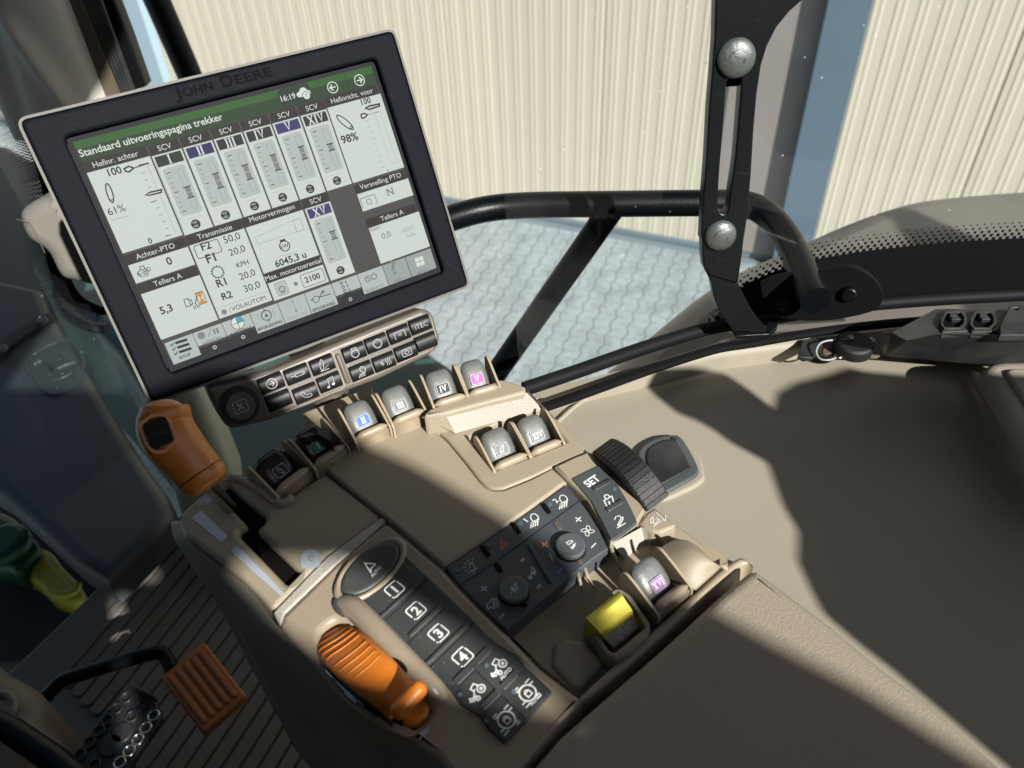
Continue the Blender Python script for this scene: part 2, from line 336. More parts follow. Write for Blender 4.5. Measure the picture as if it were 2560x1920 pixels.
for nm, c in dict(s_bg=(70, 70, 68), s_lt=(212, 222, 214), s_md=(186, 196, 190), s_grn=(42, 96, 30), s_grd=(28, 62, 26), s_tx=(24, 24, 34), s_tw=(225, 235, 225), s_navy=(30, 36, 92), s_dk=(34, 34, 40), s_dgr=(22, 50, 26),
                  s_gray=(130, 136, 132), s_tab=(38, 30, 28), s_org=(214, 150, 40), s_cy=(70, 170, 200), s_pur=(58, 48, 110), s_blk=(20, 24, 34), s_fade=(160, 170, 166)).items():
    def mk(n, c=c):
        m = bpy.data.materials.new(n); m.use_nodes = True; b = m.node_tree.nodes['Principled BSDF']; l = srgb(c)
        b.inputs['Base Color'].default_value = (.004, .004, .005, 1); b.inputs['Roughness'].default_value = .6; b.inputs['Specular IOR Level'].default_value = .13
        b.inputs['Emission Color'].default_value = (*l, 1); b.inputs['Emission Strength'].default_value = SCR_E; return m
    DEF[nm] = mk
SCR_E = .52
# ================================================================== outside: paving, hall wall, posts
g = Fr((0, 0, 0), (1, 0, 0), (0, 1, 0))
mb = MB(); mb.add([(-40, -20, 0), (40, -20, 0), (40, 60, 0), (-40, 60, 0)], [(0, 1, 2, 3)], 'pave'); mb.build('paving', kind='structure', label='pale grey interlocking wavy concrete pavers')
WA = math.atan2(-.806, 1.744)
wall = Fr((-.374, 5.575, 0), (math.cos(WA), math.sin(WA), 0), (0, 0, 1))      # local x runs along the wall, y up, z out towards the tractor
def wx(c, u, v, h=0): return wall.p(c, u, v, h)[0]
t = thing('hall_wall', 'cream ribbed metal cladding wall of the hall behind the tractor', 'wall', tuple(wall.w(1, 0)))
mb = MB(); per = .112; x0 = -6.0; n = 150; prof = []
RB = ((0, 0), (.030, 0), (.038, .0032), (.048, .0032), (.054, .0014), (.066, .0014), (.072, .0032), (.080, .0032), (.088, 0))
for i in range(n):
    b = x0+i*per
    if i % 10 == 4: prof += [(b-.006, 0), (b-.004, -.02), (b+.002, -.02), (b+.003, .004)]
    prof += [(b+.004+a, h) for a, h in RB]
A = [wall.w(a, .05, h) for a, h in prof]; B = [wall.w(a, 6.5, h) for a, h in prof]; m_ = len(A)
mb.add(A+B, [(i, i+1, m_+i+1, m_+i) for i in range(m_-1)], 'wallc'); mb.build('cladding', t, smooth=20)
mb = MB(); mb.box(wall, -6, 11, .0, .05, -.05, .02, 'gutter', .008); mb.build('plinth', t)
mb = MB(); mb.box(wall, -6, 11, .0, 6.5, -.30, -.06, 'liner'); mb.build('backing', t)
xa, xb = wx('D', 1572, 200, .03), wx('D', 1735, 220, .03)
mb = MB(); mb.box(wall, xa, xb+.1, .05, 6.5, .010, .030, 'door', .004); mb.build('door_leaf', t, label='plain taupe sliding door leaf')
def post(c, uv1, uv2, mat, lab, d=.12):
    a, b = wx(c, *uv1, d), wx(c, *uv2, d)
    mb = MB(); mb.box(wall, a, b, .0, 6.4, .034, d, mat, .006); mb.box(wall, a-.02, b+.02, 0, .02, .033, d+.03, mat, .004)
    mb.build('steel_post', None, lab, cat='post', group='blue grey steel posts on the hall wall')
post('D', (1741, 220), (1830, 228), 'post', 'dark blue grey steel post beside the taupe door')
post('A', (890, 288), (1037, 270), 'postl', 'pale blue steel post glimpsed behind the monitor, next to the black bar')
# paving gutter strip along the wall
mb = MB(); mb.box(Fr((-.374, 5.575, 0), (math.cos(WA), math.sin(WA), 0), (-math.sin(WA), math.cos(WA), 0)), -6, 11, -.085, -.03, 0, .010, 'gutter', .004)
mb.build('gutter', None, 'grey blue concrete gutter strip at the foot of the cream wall', cat='gutter')

# ------------------------------------------------------------------ rear fender outside the right window
fz = HZ(-.62)
t = thing('rear_fender', 'big smooth taupe rear fender outside the side window', 'fender', tuple(fz.w(.9, .9)))
out = fz.P('D', [(1255, 800), (1380, 700), (1510, 598), (1600, 548), (1700, 507), (1780, 468), (1900, 420), (2000, 395), (2212, 368), (2330, 360)])
out = out+[(1.3, 1.0), (1.3, .3), (.9, .3), (.35, .5)]
out = spl(out[:10], 4)+out[10:]
def fh(x, y): return -.05*max(0, (y-.62))+.02*math.sin(x*3)
mb = MB(); mb.slab(fz, out, -.5, 0, 'fender', .06, hf=fh, seg=6); mb.build('fender_shell', t, smooth=60)

# ------------------------------------------------------------------ side window: glass, black frit, seal
sill = HZ(-.44)
S0 = sill.P('H', [(880, 1085), (1250, 960), (1700, 800), (2050, 690), (2212, 650)])+sill.P('D', [(1620, 712), (1750, 690), (1900, 672), (2060, 660), (2212, 652), (2420, 640)])
S0 = spl(S0, 3)
t = thing('side_window', 'tinted cab side window with a black dotted border over its rubber seal', 'window', tuple(sill.w(.2, .5)))
mb = MB(); top = []; bot = []
for i, (x, y) in enumerate(S0):
    a = V(S0[max(i-1, 0)]); b = V(S0[min(i+1, len(S0)-1)]); d = (b-a).normalized(); nn = V((-d.y, d.x))
    bot.append((x, y, nn))
def gp(i, h): x, y, nn = bot[i]; return sill.w(x+nn.x*(.012+.10*h), y+nn.y*(.012+.10*h), h)
N_ = len(bot)
mb.loft([[gp(i, h) for i in range(N_)] for h in (.0, .3, .6, .95)], 'glass', cap=False, closed=False); mb.build('pane', t, smooth=180)
mb = MB(); mb.tube([sill.w(x+nn.x*.006, y+nn.y*.006, .004) for x, y, nn in bot], .0062, 'sealm', 10); mb.build('seal', t)
mb = MB(); mb.tube([sill.w(x-nn.x*.012, y-nn.y*.012, -.006) for x, y, nn in bot], .0042, 'black', 8); mb.build('inner_seal', t)
# frit: measured outline on the leaning pane, solid black band plus fading dots
def pane_hit(c, u, v):
    r = ray(c, u, v); best = None
    for i in range(N_-1):
        a, b, cc = gp(i, 0), gp(i+1, 0), gp(i, .9); n = (b-a).cross(cc-a); dn = r.dot(n)
        if abs(dn) < 1e-9: continue
        q = CAM+r*((a-CAM).dot(n)/dn); e = (b-a); s = (q-a).dot(e)/e.dot(e)
        hh = (q.z-a.z)
        s = s+0 
        if -.02 <= s <= 1.02 and hh > -.05: best = (i+s, hh)
    return best
hit = [pane_hit('D', *p) for p in [(1530, 716), (1570, 650), (1612, 613), (1680, 584), (1750, 562), (1850, 545), (1940, 534), (2030, 525), (2120, 519), (2210, 514)]]
hit = [h for h in hit if h]
def hcurve(s):
    if s <= hit[0][0]: return 0
    for a, b in zip(hit, hit[1:]):
        if a[0] <= s <= b[0]: return a[1]+(b[1]-a[1])*(s-a[0])/(b[0]-a[0])
    return hit[-1][1]
def gs(s, h, off=.0012):
    s = max(0, min(N_-1.001, s)); i = int(s); f = s-i; p = gp(i, h).lerp(gp(i+1, h), f)
    return p+(CAM-p).normalized()*off
mb = MB(); s0 = hit[0][0]; ss = [s0+(N_-1-s0)*k/80 for k in range(81)]
mb.loft([[gs(s, 0) for s in ss], [gs(s, max(.001, hcurve(s))) for s in ss]], 'black', cap=False, closed=False)
L_ = 0; s = s0; pitch = .0062; col = 0
while s < N_-1.05:
    h = hcurve(s); col += 1; p = gs(s, h)
    for r_ in range(5):
        w_ = .0034*(1-.16*r_)*.5; hh = h+.0008+r_*.0036
        so_ = (.5 if r_ % 2 else 0)
        sc = s
        step = pitch/max(1e-4, (gs(s+.05, h)-gs(s, h)).length)*.05
        c_ = gs(sc+so_*step, hh); tx = (gs(sc+.1, hh)-gs(sc, hh)).normalized(); ty = (gs(sc, hh+.01)-gs(sc, hh)).normalized()
        mb.add([c_-tx*w_-ty*w_, c_+tx*w_-ty*w_, c_+tx*w_+ty*w_, c_-tx*w_+ty*w_], [(0, 1, 2, 3)], 'black')
    s += step
mb.build('frit_border', t, smooth=180, label='black printed border fading into dots')

# ------------------------------------------------------------------ grab rail outside the window
rz = HZ(-.38)
t = thing('grab_rail', 'bent black tubular grab rail with a slanting brace outside the window', 'rail', tuple(rz.w(.1, .82)))
pts = rz.P('D', [(880, 505), (985, 468), (1060, 450), (1150, 443), (1300, 441), (1480, 439), (1600, 440), (1655, 462), (1693, 505), (1722, 560), (1748, 625), (1762, 650)])
mb = MB(); mb.tube([rz.w(*p) for p in spl(pts, 5)], .0128, 'tubep', 20); mb.build('rail_tube', t, smooth=60)
a = rz.w(*rz.p('D', 1318, 455)); lo = HZ(-.64); b = lo.w(*lo.p('D', 1020, 880))
mb = MB(); mb.tube([a, a.lerp(b, .5), b], .0128, 'tubep', 20); mb.build('brace', t, smooth=60)
pq = rz.w(*rz.p('D', 1755, 635)); pl = Fr(tuple(pq+(pq-CAM).normalized()*.016), (1, -.1, 0), None, (-.3, -.9, .25))
mb = MB(); o_ = pl.P('I', [(390, 330), (430, 280), (540, 240), (760, 225), (900, 190), (1010, 180), (1110, 215), (1200, 290), (1240, 400), (1150, 500), (800, 560), (480, 520)], 0)
mb.slab(pl, spl(o_, 4, True), -.006, .0, 'black', .001)
for c_ in ((550, 430), (1000, 370)):
    x, y = pl.p('I', *c_); mb.slab(pl, ell(x, y, .0065, .0065, 20), .0002, .005, 'tubep', .002)
mb.build('mounting_plate', t)

# ------------------------------------------------------------------ slotted bracket with two bolts
vb = Fr((.2, .52, 3-.42), (1, 0, 0), None, (0, -.985, .17))
t = thing('slotted_bracket', 'tall black slotted steel bracket with two dome bolts at the window', 'bracket', tuple(vb.O))
o_ = vb.P('C', [(1630, -60), (1628, 60), (1622, 260), (1603, 520), (1583, 760), (1565, 1100), (1542, 1400), (1528, 1659)])
o_ += vb.P('E', [(-40, 1500)])[:0]
o_ += vb.P('I', [(-10, -60), (-10, 110), (0, 190), (45, 245)])
o_ += vb.P('I', [(235, 300), (262, 120), (275, 0)])
o_ += vb.P('C', [(1850, 1500), (1875, 1200), (1893, 900), (1915, 650), (1945, 450), (1985, 320), (2050, 190), (2140, 80), (2230, 0), (2260, -60)])
slot = vb.P('C', [(1700, 620), (1712, 560), (1745, 525), (1790, 520), (1808, 560), (1790, 800), (1765, 1100), (1735, 1300), (1718, 1450), (1690, 1480), (1655, 1462), (1645, 1420), (1655, 1200), (1680, 900)])
slot2 = vb.P('C', [(1745, 330), (1748, 285), (1785, 262), (1822, 285), (1828, 340), (1780, 380)])
mb = MB(); mb.slab(vb, o_, -.012, 0, 'paint', .0012, [spl(slot, 3, True), spl(slot2, 3, True)])
mb.build('bracket_plate', t)
mb = MB(); leg = vb.P('I', [(-8, 180), (235, 296), (245, 320), (300, 430), (345, 505), (430, 615), (430, 628), (200, 628), (110, 500), (70, 400), (50, 290)], -.004)
mb.slab(vb, leg, -.014, -.003, 'paint', .001); hf_ = HZ(-.428)
mb.slab(hf_, hf_.P('I', [(195, 605), (420, 600), (455, 550), (520, 552), (505, 600), (450, 650), (230, 662)]), -.004, 0, 'paint', .0008); mb.build('foot', t, smooth=30)
for (u, v, r_) in ((1770, 400, .0135), (1660, 1625, .0125)):
    x, y = vb.p('C', u, v); mb = MB(); rg = []
    for k in range(7):
        a = k/6*math.pi/2; rr = r_*math.cos(a)+1e-4; rg.append([vb.w(x+rr*math.cos(c_), y+rr*math.sin(c_), .001+.0055*math.sin(a)) for c_ in [2*math.pi*j/28 for j in range(28)]])
    mb.loft(rg, 'bolt'); fr_ = vb.up(.0068)
    mb.text(vb, '8', (x+.0035, y-.0025), size=.004, z=.0064, mat='steel'); mb.stroke(vb, arc(x, y, .006, 100, 170, 6), .0006, .0063, 'steel')
    mb.build('dome_bolt', t, smooth=60)
x, y = vb.p('C', 1775, 520); mb = MB(); mb.box(vb, x-.006, x+.006, y-.01, y+.02, -.03, -.0125, 'black'); mb.build('bolt_block', t)

# ------------------------------------------------------------------ front window posts, upper left
vp = Fr((-.5, .95, 3), (1, 0, 0), None, (0, -1, 0))
def vpoly(name, mat, pts, z0, z1, bev=.004, parent=None, **kw):
    mb = MB(); mb.slab(vp, vp.P('A', pts, z1), z0, z1, mat, bev); return mb.build(name, parent, **kw)
t = thing('front_pillar', 'padded beige cab pillar with ribbed black door seals, upper left', 'pillar', tuple(vp.w(-.1, .0)))
P_ = [(-300, -200), (370, -200), (440, 0), (560, 330), (700, 690), (760, 860), (420, 900), (60, 850), (-60, 560), (-150, 300)]
rows = []
for v in range(-200, 1000, 40):                                       # padded trim with a soft fold
    l, r_ = -340+v*.42, 372+v*.385+ (70 if v < 0 else 60); row = []
    for k in range(25):
        s_ = k/24; u = l+(r_-l)*s_; z = .02+.035*math.sin(math.pi*min(1, s_))**.6
        z += .010*math.exp(-((s_-.62-(.25*(v-300)/700))**2)/.006)*(1 if v > 150 else max(0, v/150))
        z -= .012*math.exp(-((s_-.30+(.1*(v-500)/700))**2)/.01)*(1 if v > 250 else max(0, v/250))
        z = max(z, .0) if k < 24 else 0
        x, y = vp.p('A', u, v, .03); row.append(vp.w(x, y, z))
    rows.append(row)
mb = MB(); mb.loft(rows, 'padm', cap=False, closed=False); mb.build('padded_trim', t, smooth=180)
vpoly('seal_channel', 'trim_dark', [(415, -60), (545, -60), (572, 0), (840, 660), (700, 720), (440, 0)], -.01, .012, parent=t)
for d_ in (0, 32, 62, 90):
    a = [(575+d_, -40), (585+d_+5, 0), (850+d_*.72, 640)]
    mb = MB(); mb.tube([vp.w(*vp.p('A', *p, .01), .008) for p in spl(a, 3)], .0038, 'rubber', 8); mb.build('seal_lip', t)
vpoly('post_flange', 'paint', [(655, -60), (765, -60), (790, 0), (890, 260), (1010, 600), (900, 640), (680, 80)], -.02, .0, parent=t)
mb = MB(); br = Fr((-.6, 1.35, 3), (1, 0, 0), None, (0, -1, 0)); a_, b_ = br.p('A', 1085, 0), br.p('A', 1298, 490)
d_ = ((b_[0]-a_[0]), (b_[1]-a_[1])); mb.tube([br.w(a_[0]-d_[0]*.6, a_[1]-d_[1]*.6), br.w(*a_), br.w(*b_), br.w(b_[0]+d_[0]*1.2, b_[1]+d_[1]*1.2)], .0205, 'tubep', 16)
mb.build('mirror_bar', None, 'straight black bar standing outside, left of the cream wall panels', cat='bar', smooth=60)
# dotted border of the windscreen at far left
vf = Fr((-.6, .93, 3), (1, 0, 0), None, (0, -1, 0)); t = thing('windscreen', 'dark tinted windscreen at the left with dotted black border', 'window', tuple(vf.w(0, -.3)))
edge = spl([(-250, 300), (-60, 560), (60, 760), (160, 950), (260, 1200), (300, 1400), (300, 1700), (420, 2050), (700, 2180)], 6)
mb = MB(); e2 = [vf.p('A', *p) for p in edge]; rg1 = [vf.w(*p) for p in e2]; rg2 = [vf.w(*vf.p('A', u+130, v-20)) for u, v in edge]
mb.loft([rg1, rg2], 'black', cap=False, closed=False)
for k in range(0, len(edge)-1):
    (u0, v0), (u1, v1) = edge[k], edge[k+1]; L2 = math.hypot(u1-u0, v1-v0); n_ = max(1, int(L2/17))
    for j in range(n_):
        u, v = u0+(u1-u0)*j/n_, v0+(v1-v0)*j/n_; nx, ny = (v1-v0)/L2, -(u1-u0)/L2
        for r_ in range(11):
            ww = 7.5*(1-r_/14); dd = 6+r_*13; o2 = (8.5 if r_ % 2 else 0)
            cu, cv = u-nx*dd+(u1-u0)/L2*o2, v-ny*dd+(v1-v0)/L2*o2
            x, y = vf.p('A', cu, cv); hw = ww/2.765/FPX*1.05; a2 = math.atan2(ny, nx)
            mb.flat(vf, [(x+hw*1.3*math.cos(a2+q_), y+hw*1.3*math.sin(a2+q_)) for q_ in (0, 1.57, 3.14, 4.71)], .0005, 'black')
            mb.k = 0
mb.build('frit_border', t, smooth=180)

# ------------------------------------------------------------------ cab floor, left windscreen foot, fender and wheel outside
fl = HZ(-1.10)
mb = MB(); o_ = fl.P('D', [(25, 1447), (230, 1250), (387, 1115), (470, 1040), (900, 1000)])+[(.6, .4), (.6, -.6), (-1.2, -.6), (-1.2, .35)]
mb.slab(fl, o_, -.05, 0, 'mat', .004); mb.build('floor', kind='structure', label='dark brown cab floor')
FA = math.atan2(*(lambda a, b: (b[1]-a[1], b[0]-a[0]))(fl.p('M', 660, 1000), fl.p('M', 1230, 320)))
fr_ = HZ(-1.10, FA)
t = thing('floor_mat', 'ribbed dark brown rubber floor mat beneath the pedals', 'floor mat', tuple(fr_.w(0, 0)))
mb = MB(); a0 = fr_.p('M', 380, 1000); b0 = fr_.p('M', 1560, 1659)
y0 = a0[1]; xs0 = a0[0]; nst = 36; stp = (a0[1]-fr_.p('M', 945, 1620)[1])/9.0
for k in range(nst):
    ya = y0-(k+1)*stp; ln = -.0 if k < 1 else 0
    xs = fr_.p('M', 400+63*k, 1045+63*k)[0] if k < 9 else fr_.p('M', 1000, 1700)[0]
    xe = fr_.p('M', 1240, 200)[0]+.02
    mb.slab(fr_, rnd(rect(xs, ya+.002, xe, ya+stp-.002), .008, 3), .0, .006, 'mat', .0015, seg=1, bot=False)
mb.build('mat_ribs', t)
# front fender seen through the glass
ff = HZ(-.92)
t = thing('front_fender', 'dark grey plastic front fender with strap and embossed shield emblem', 'fender', tuple(ff.w(-.8, .9)))
o_ = ff.P('F', [(-300, 520), (0, 545), (290, 605), (340, 760), (420, 880), (620, 1200), (860, 1600)])+ff.P('J', [(1000, 430), (1140, 620), (1190, 780), (1000, 980), (735, 1240), (500, 1100), (200, 820), (0, 640), (-400, 400)])
mb = MB(); mb.slab(ff, o_, -.06, 0, 'guard', .02, seg=5, hf=lambda x, y: -.10*max(0, -(x+.95))*0-.25*max(0, y-.85)**1.5*0); mb.build('fender_skin', t, smooth=60)
mb = MB(); st = ff.P('F', [(-60, 1085), (60, 960), (200, 870), (300, 812), (350, 800), (375, 845), (300, 885), (180, 960), (60, 1050), (-60, 1160)])
mb.slab(ff, st, .0, .008, 'strap', .002); mb.build('strap', t)
for u, v in ((290, 840), (8, 1035)):
    x, y = ff.p('F', u, v, .01); mb = MB(); mb.slab(ff, ell(x, y, .0125, .0125, 20), .0085, .015, 'bolt', .004); mb.build('strap_bolt', t)
mb = MB(); sh = ff.P('F', [(165, 1140), (250, 1040), (400, 975), (530, 1000), (590, 1110), (560, 1230), (480, 1300), (380, 1345), (280, 1310), (240, 1240)], .003)
sh = spl(sh, 5, True); mb.slab(ff, sh, 0, .004, 'guard', .0015, [inset(sh if area(sh) > 0 else sh[::-1], .006)]); sc_ = inset(sh if area(sh) > 0 else sh[::-1], .014)
for ln, w_ in (([(235, 1150), (300, 1120), (350, 1150), (400, 1175), (460, 1150), (530, 1130)], .012), ([(260, 1120), (275, 1085), (240, 1075)], .006), ([(275, 1100), (300, 1065)], .005), ([(340, 1160), (360, 1200), (330, 1235), (420, 1240), (500, 1200)], .007), ([(400, 1170), (430, 1130), (420, 1090)], .007), ([(330, 1260), (400, 1255)], .005)):
    mb.tube([ff.w(x, y, .0005) for x, y in spl(ff.P('F', ln), 4)], w_*.5, 'guard', 8, .5, (0, 0, 1))
mb.build('shield_emblem', t, smooth=60, label='embossed leaping deer in a shield')
# tyre edge, hub and wheel below
ty = HZ(-1.35)
t = thing('tractor_wheel', 'yellow wheel rim and green hub showing below the front fender', 'wheel', tuple(ty.w(-1.0, .9)))
mb = MB(); mb.slab(ty, ty.P('J', [(-300, 500), (60, 560), (330, 830), (560, 1010), (740, 1240), (420, 1500), (250, 1700), (-400, 1700)]), -.3, -.06, 'tyre', .02); mb.build('tyre', t)
mb = MB(); wy = ty.P('J', [(100, 1150), (150, 1060), (230, 990), (320, 1010), (400, 1110), (480, 1190), (540, 1270), (540, 1330), (480, 1365), (400, 1360), (320, 1330), (230, 1240)])
mb.slab(ty, spl(wy, 4, True), -.06, -.01, 'wheel', .018, seg=5); w2 = ty.P('J', [(330, 1310), (420, 1330), (500, 1310), (530, 1260)], 0); mb.tube([ty.w(x, y, -.008) for x, y in spl(w2, 4)], .008, 'wheel', 8); mb.build('wheel_rim', t, smooth=60)
mb = MB(); hy = ty.P('J', [(-200, 700), (40, 760), (150, 860), (230, 960), (170, 1050), (90, 1150), (0, 1120), (-200, 1050)], .04); mb.slab(ty, spl(hy, 4, True), -.04, .03, 'hub', .02, seg=4)
x, y = ty.p('J', 20, 980, .05); mb.slab(ty, ell(x, y, .05, .05, 24), .031, .06, 'hub', .015)
mb.build('hub', t, smooth=60)
mb = MB(); mb.slab(ty, spl(ty.P('J', [(-300, 1110), (40, 1130), (200, 1210), (300, 1310), (390, 1440), (420, 1520), (330, 1680), (-300, 2300)], .08), 4, True), .05, .08, 'glass_dark', .004)
# dark bonnet side outside
hd = HZ(-.98)
mb = MB(); mb.slab(hd, hd.P('D', [(60, 560), (240, 470), (700, 600), (1000, 800), (900, 1000), (640, 1090), (430, 1120), (400, 1000), (330, 900), (250, 760), (120, 620)]), -.5, 0, 'hood', .03)
mb.build('engine_bonnet', None, 'dark green bonnet flank seen through the glass below the keypad', cat='bonnet')
hz_ = HZ(-.80); mb = MB(); mb.tube([hz_.w(*p) for p in spl(hz_.P('F', [(395, 560), (400, 660), (440, 760), (520, 830), (640, 880), (740, 890)]), 5)], .009, 'rubber', 12)
mb.build('hose', None, 'grey rubber hose looping behind the lower left of the monitor', cat='hose', smooth=60)
# windscreen glass standing on the floor edge
a, b = fl.p('D', 10, 1462), fl.p('D', 400, 1105); e = V((b[0]-a[0], b[1]-a[1])).normalized(); a = V(a)-e*.6; b = V(b)+e*.02
mb = MB(); gz = [V((a.x, a.y, 1.9)), V((b.x, b.y, 1.9))]; lean = V((-e.y, e.x, 0))*.10
mb.add([gz[0], gz[1], gz[1]+lean+V((0, 0, .75)), gz[0]+lean+V((0, 0, .75))], [(0, 1, 2, 3)], 'glass_dark'); mb.build('pane', t if False else bpy.data.objects['windscreen'], smooth=180)
dk = HZ(-1.2); mb = MB(); mb.slab(dk, dk.P('A', [(-400, 950), (60, 1000), (330, 1150), (420, 1400), (420, 2000), (330, 2150), (-400, 1950)]), -.1, 0, 'guard', .03, seg=4)
mb.build('battery_box', None, 'dark blue grey box outside beyond the dotted windscreen border, far left', cat='box', smooth=60)  # dark slab added to cover the bright paving here
# cream column behind the monitor
cz = Fr((-.42, .78, 3-.5), (1, 0, 0), None, (0, -1, .1))
mb = MB(); mb.slab(cz, cz.P('J', [(1000, -80), (1330, -80), (1400, 60), (1500, 320), (1600, 560), (1640, 900), (1250, 900), (1160, 600), (1050, 300), (960, 60)]), -.05, 0, 'cream', .02, seg=5)
mb.build('cab_post', None, 'pale cream cab corner post behind the orange lever', cat='post', smooth=60)
# beige grip at the left edge beside the monitor
gh = Fr((-.5, .80, 3-.2), (1, .2, 0), None, (.1, -1, .25))
t = thing('moulded_housing', 'smooth light grey moulded housing sticking out left of the monitor', 'housing', tuple(gh.w(0, 0)))
o_ = gh.P('F', [(110, 120), (180, 40), (300, -10), (420, -20), (640, 300), (660, 590), (500, 580), (420, 560), (370, 500), (300, 370), (170, 280)])
mb = MB(); mb.slab(gh, rnd(spl(o_, 4, True), .004), -.06, 0, 'pillar', .016, seg=5); mb.build('handle_shell', t, smooth=60)
mb = MB(); mb.stroke(gh, spl(gh.P('F', [(112, 130), (190, 155), (215, 175), (312, 365)]), 4), .0010, .0003, 'trim_dark'); mb.build('parting_line', t)

# ------------------------------------------------------------------ cab trim to the right of the console
tz = HZ(-.475)
t = thing('side_trim', 'broad smooth beige cab side trim right of the armrest console', 'cab trim', tuple(tz.w(.3, .3)))
o_ = tz.P('H', [(300, 1250), (760, 1060), (900, 1078), (1200, 1015), (1500, 965), (1900, 830), (2212, 745)])+tz.P('D', [(1620, 722), (1800, 700), (2000, 690), (2212, 690), (2600, 690)])
o_ += [(.9, .1), (.7, -.3), (.2, -.3), (.0, .1)]
def th(x, y): return 0.02*math.sin((x-.1)*5.0)*min(1, max(0, (.5-y)*4)) - .05*max(0, (.42-y))*max(0, x-.05)*4
gx = []
mb = MB(); hole = []
mb.slab(tz, o_, -.05, 0, 'trim', .006)
mb.build('trim_panel', t)
mb = MB(); sl_ = HZ(-.455)                                              # raised ledge under the window
lp = sl_.P('H', [(920, 1095), (1300, 1000), (1700, 905), (2100, 800)])+sl_.P('D', [(1580, 760), (1700, 745), (1850, 735), (2050, 732), (2300, 730)])
up_ = sl_.P('H', [(905, 1078), (1300, 940), (1700, 830), (2100, 715)])+sl_.P('D', [(1580, 722), (1700, 712), (1850, 700), (2050, 692), (2300, 690)])
mb.slab(sl_, spl(lp, 3)+spl(up_, 3)[::-1], -.03, 0, 'trim', .008, seg=4); mb.build('window_ledge', t, smooth=60)
mb = MB(); mb.tube([tz.w(x, y, .002) for x, y in spl(tz.P('H', [(1080, 1280), (1200, 1170), (1390, 1040), (1420, 1020)], 0), 3)], .0022, 'trim', 8); mb.build('moulded_line', t, smooth=60)
o2 = tz.P('L', [(1640, 400), (1750, 290), (1860, 262), (1960, 290), (2070, 400), (2100, 520), (2090, 580), (1950, 660), (1790, 715), (1700, 640)])
o3 = tz.P('L', [(1640, 400), (1760, 300), (1880, 278), (1930, 290), (1990, 370), (2050, 490), (2050, 550), (1940, 620), (1780, 690), (1680, 620)])
mb = MB(); q2 = spl(o2, 4, True); mb.slab(tz, q2, 0.0003, .004, 'trim', .0025); mb.build('pocket_rim', t, smooth=60)
mb = MB(); q3 = spl(o3, 4, True); mb.slab(tz, q3, .0042, .007, 'panel_gloss', .002); qi = inset(q3 if area(q3) > 0 else q3[::-1], .007)
mb.slab(tz, qi, .0072, .0090, 'rubber', .0015); mb.build('pocket_lid', t, label='dark grey rounded lid', smooth=60)
# box at the right edge
bz = HZ(-.43)
o_ = bz.P('I', [(1925, 905), (1935, 870), (1975, 835), (2060, 822), (2260, 818), (2600, 815)])+bz.P('I', [(2900, 2100), (2460, 1760), (2212, 1400), (2060, 1130), (1950, 960)])
mb = MB(); mb.slab(bz, rnd(o_, .02), -.014, 0, 'trim', .009, seg=5); mb.slab(bz, rnd(inset(clean(o_) if area(clean(o_)) > 0 else clean(o_)[::-1], .016), .012), 0, .004, 'trim', .003)
mb.build('storage_lid', None, 'rounded taupe storage box lid at the right edge', cat='lid', smooth=60)
mb = MB(); mb.tube([bz.w(x, y, -.035) for x, y in spl(bz.P('I', [(1870, 930), (1900, 1010), (2050, 1230), (2212, 1450), (2500, 1850)], -.035), 4)], .004, 'beige_gloss', 10); mb.build('edge_bead', bpy.data.objects['side_trim'], smooth=60)

# ------------------------------------------------------------------ socket strip, round latch knob
kz = HZ(-.405)
t = thing('socket_strip', 'black multi socket power strip under the dark window border', 'socket strip', tuple(kz.w(*kz.p('I', 1700, 650))))
top = kz.P('I', [(1300, 640), (1600, 478), (1680, 475), (2230, 485), (2700, 500), (2700, 650), (2240, 655), (1610, 650), (1400, 695)])
mb = MB()
lw = HZ(-.452); base = lw.P('I', [(1255, 790), (1560, 500), (1680, 500), (2230, 500), (2700, 510), (2700, 870), (2240, 865), (1920, 860), (1255, 805)])
rg = [[lw.w(*p) for p in base], [kz.w(*p) for p in top]]; mb.loft(rg, 'rubber'); mb.build('housing', t, smooth=25)
for cx in (1725, 1930):
    f_ = kz; pts = f_.P('I', [(cx-90, 545), (cx-55, 487), (cx+60, 487), (cx+92, 530), (cx+92, 575), (cx+55, 612), (cx-62, 612), (cx-90, 585)], .004)
    ip = inset(clean(pts) if area(clean(pts)) > 0 else clean(pts)[::-1], .0022)
    mb = MB(); mb.slab(f_, pts, -.004, .004, 'rubber', .0005, [ip]); mb.flat(f_, ip, .0004, 'pit')
    x, y = f_.p('I', cx, 560, 0); mb.box(f_, x-.0035, x+.0035, y-.003, y+.002, .0006, .004, 'rubber', .0005); mb.box(f_, x-.0025, x+.0025, y+.0022, y+.006, .0006, .004, 'rubber', .0005)
    mb.box(f_, *(lambda a, b: (a[0], b[0], min(a[1], b[1]), max(a[1], b[1])))(f_.p('I', cx-80, 650, 0), f_.p('I', cx+80, 625, 0)), -.004, .002, 'rubber', .001)
    mb.build('socket', t)
mb = MB(); mb.slab(kz, kz.P('I', [(2045, 590), (2080, 520), (2110, 455), (2160, 442), (2230, 450), (2500, 460), (2500, 655), (2050, 655)], .006), .0, .006, 'rubber', .001, [kz.P('I', [(2140, 465), (2175, 465), (2175, 482), (2140, 482)], .006)]); mb.build('socket_cover', t)
nz = HZ(-.455)
t = thing('latch_knob', 'round black knob with a curled clear cable on a brown base plate', 'knob', tuple(nz.w(*nz.p('I', 1040, 760))))
mb = MB(); mb.slab(nz, rnd(nz.P('I', [(800, 800), (860, 690), (1240, 640), (1230, 800), (1190, 825)]), .004), 0.0003, .003, 'trim_dark', .001); mb.build('base_plate', t)
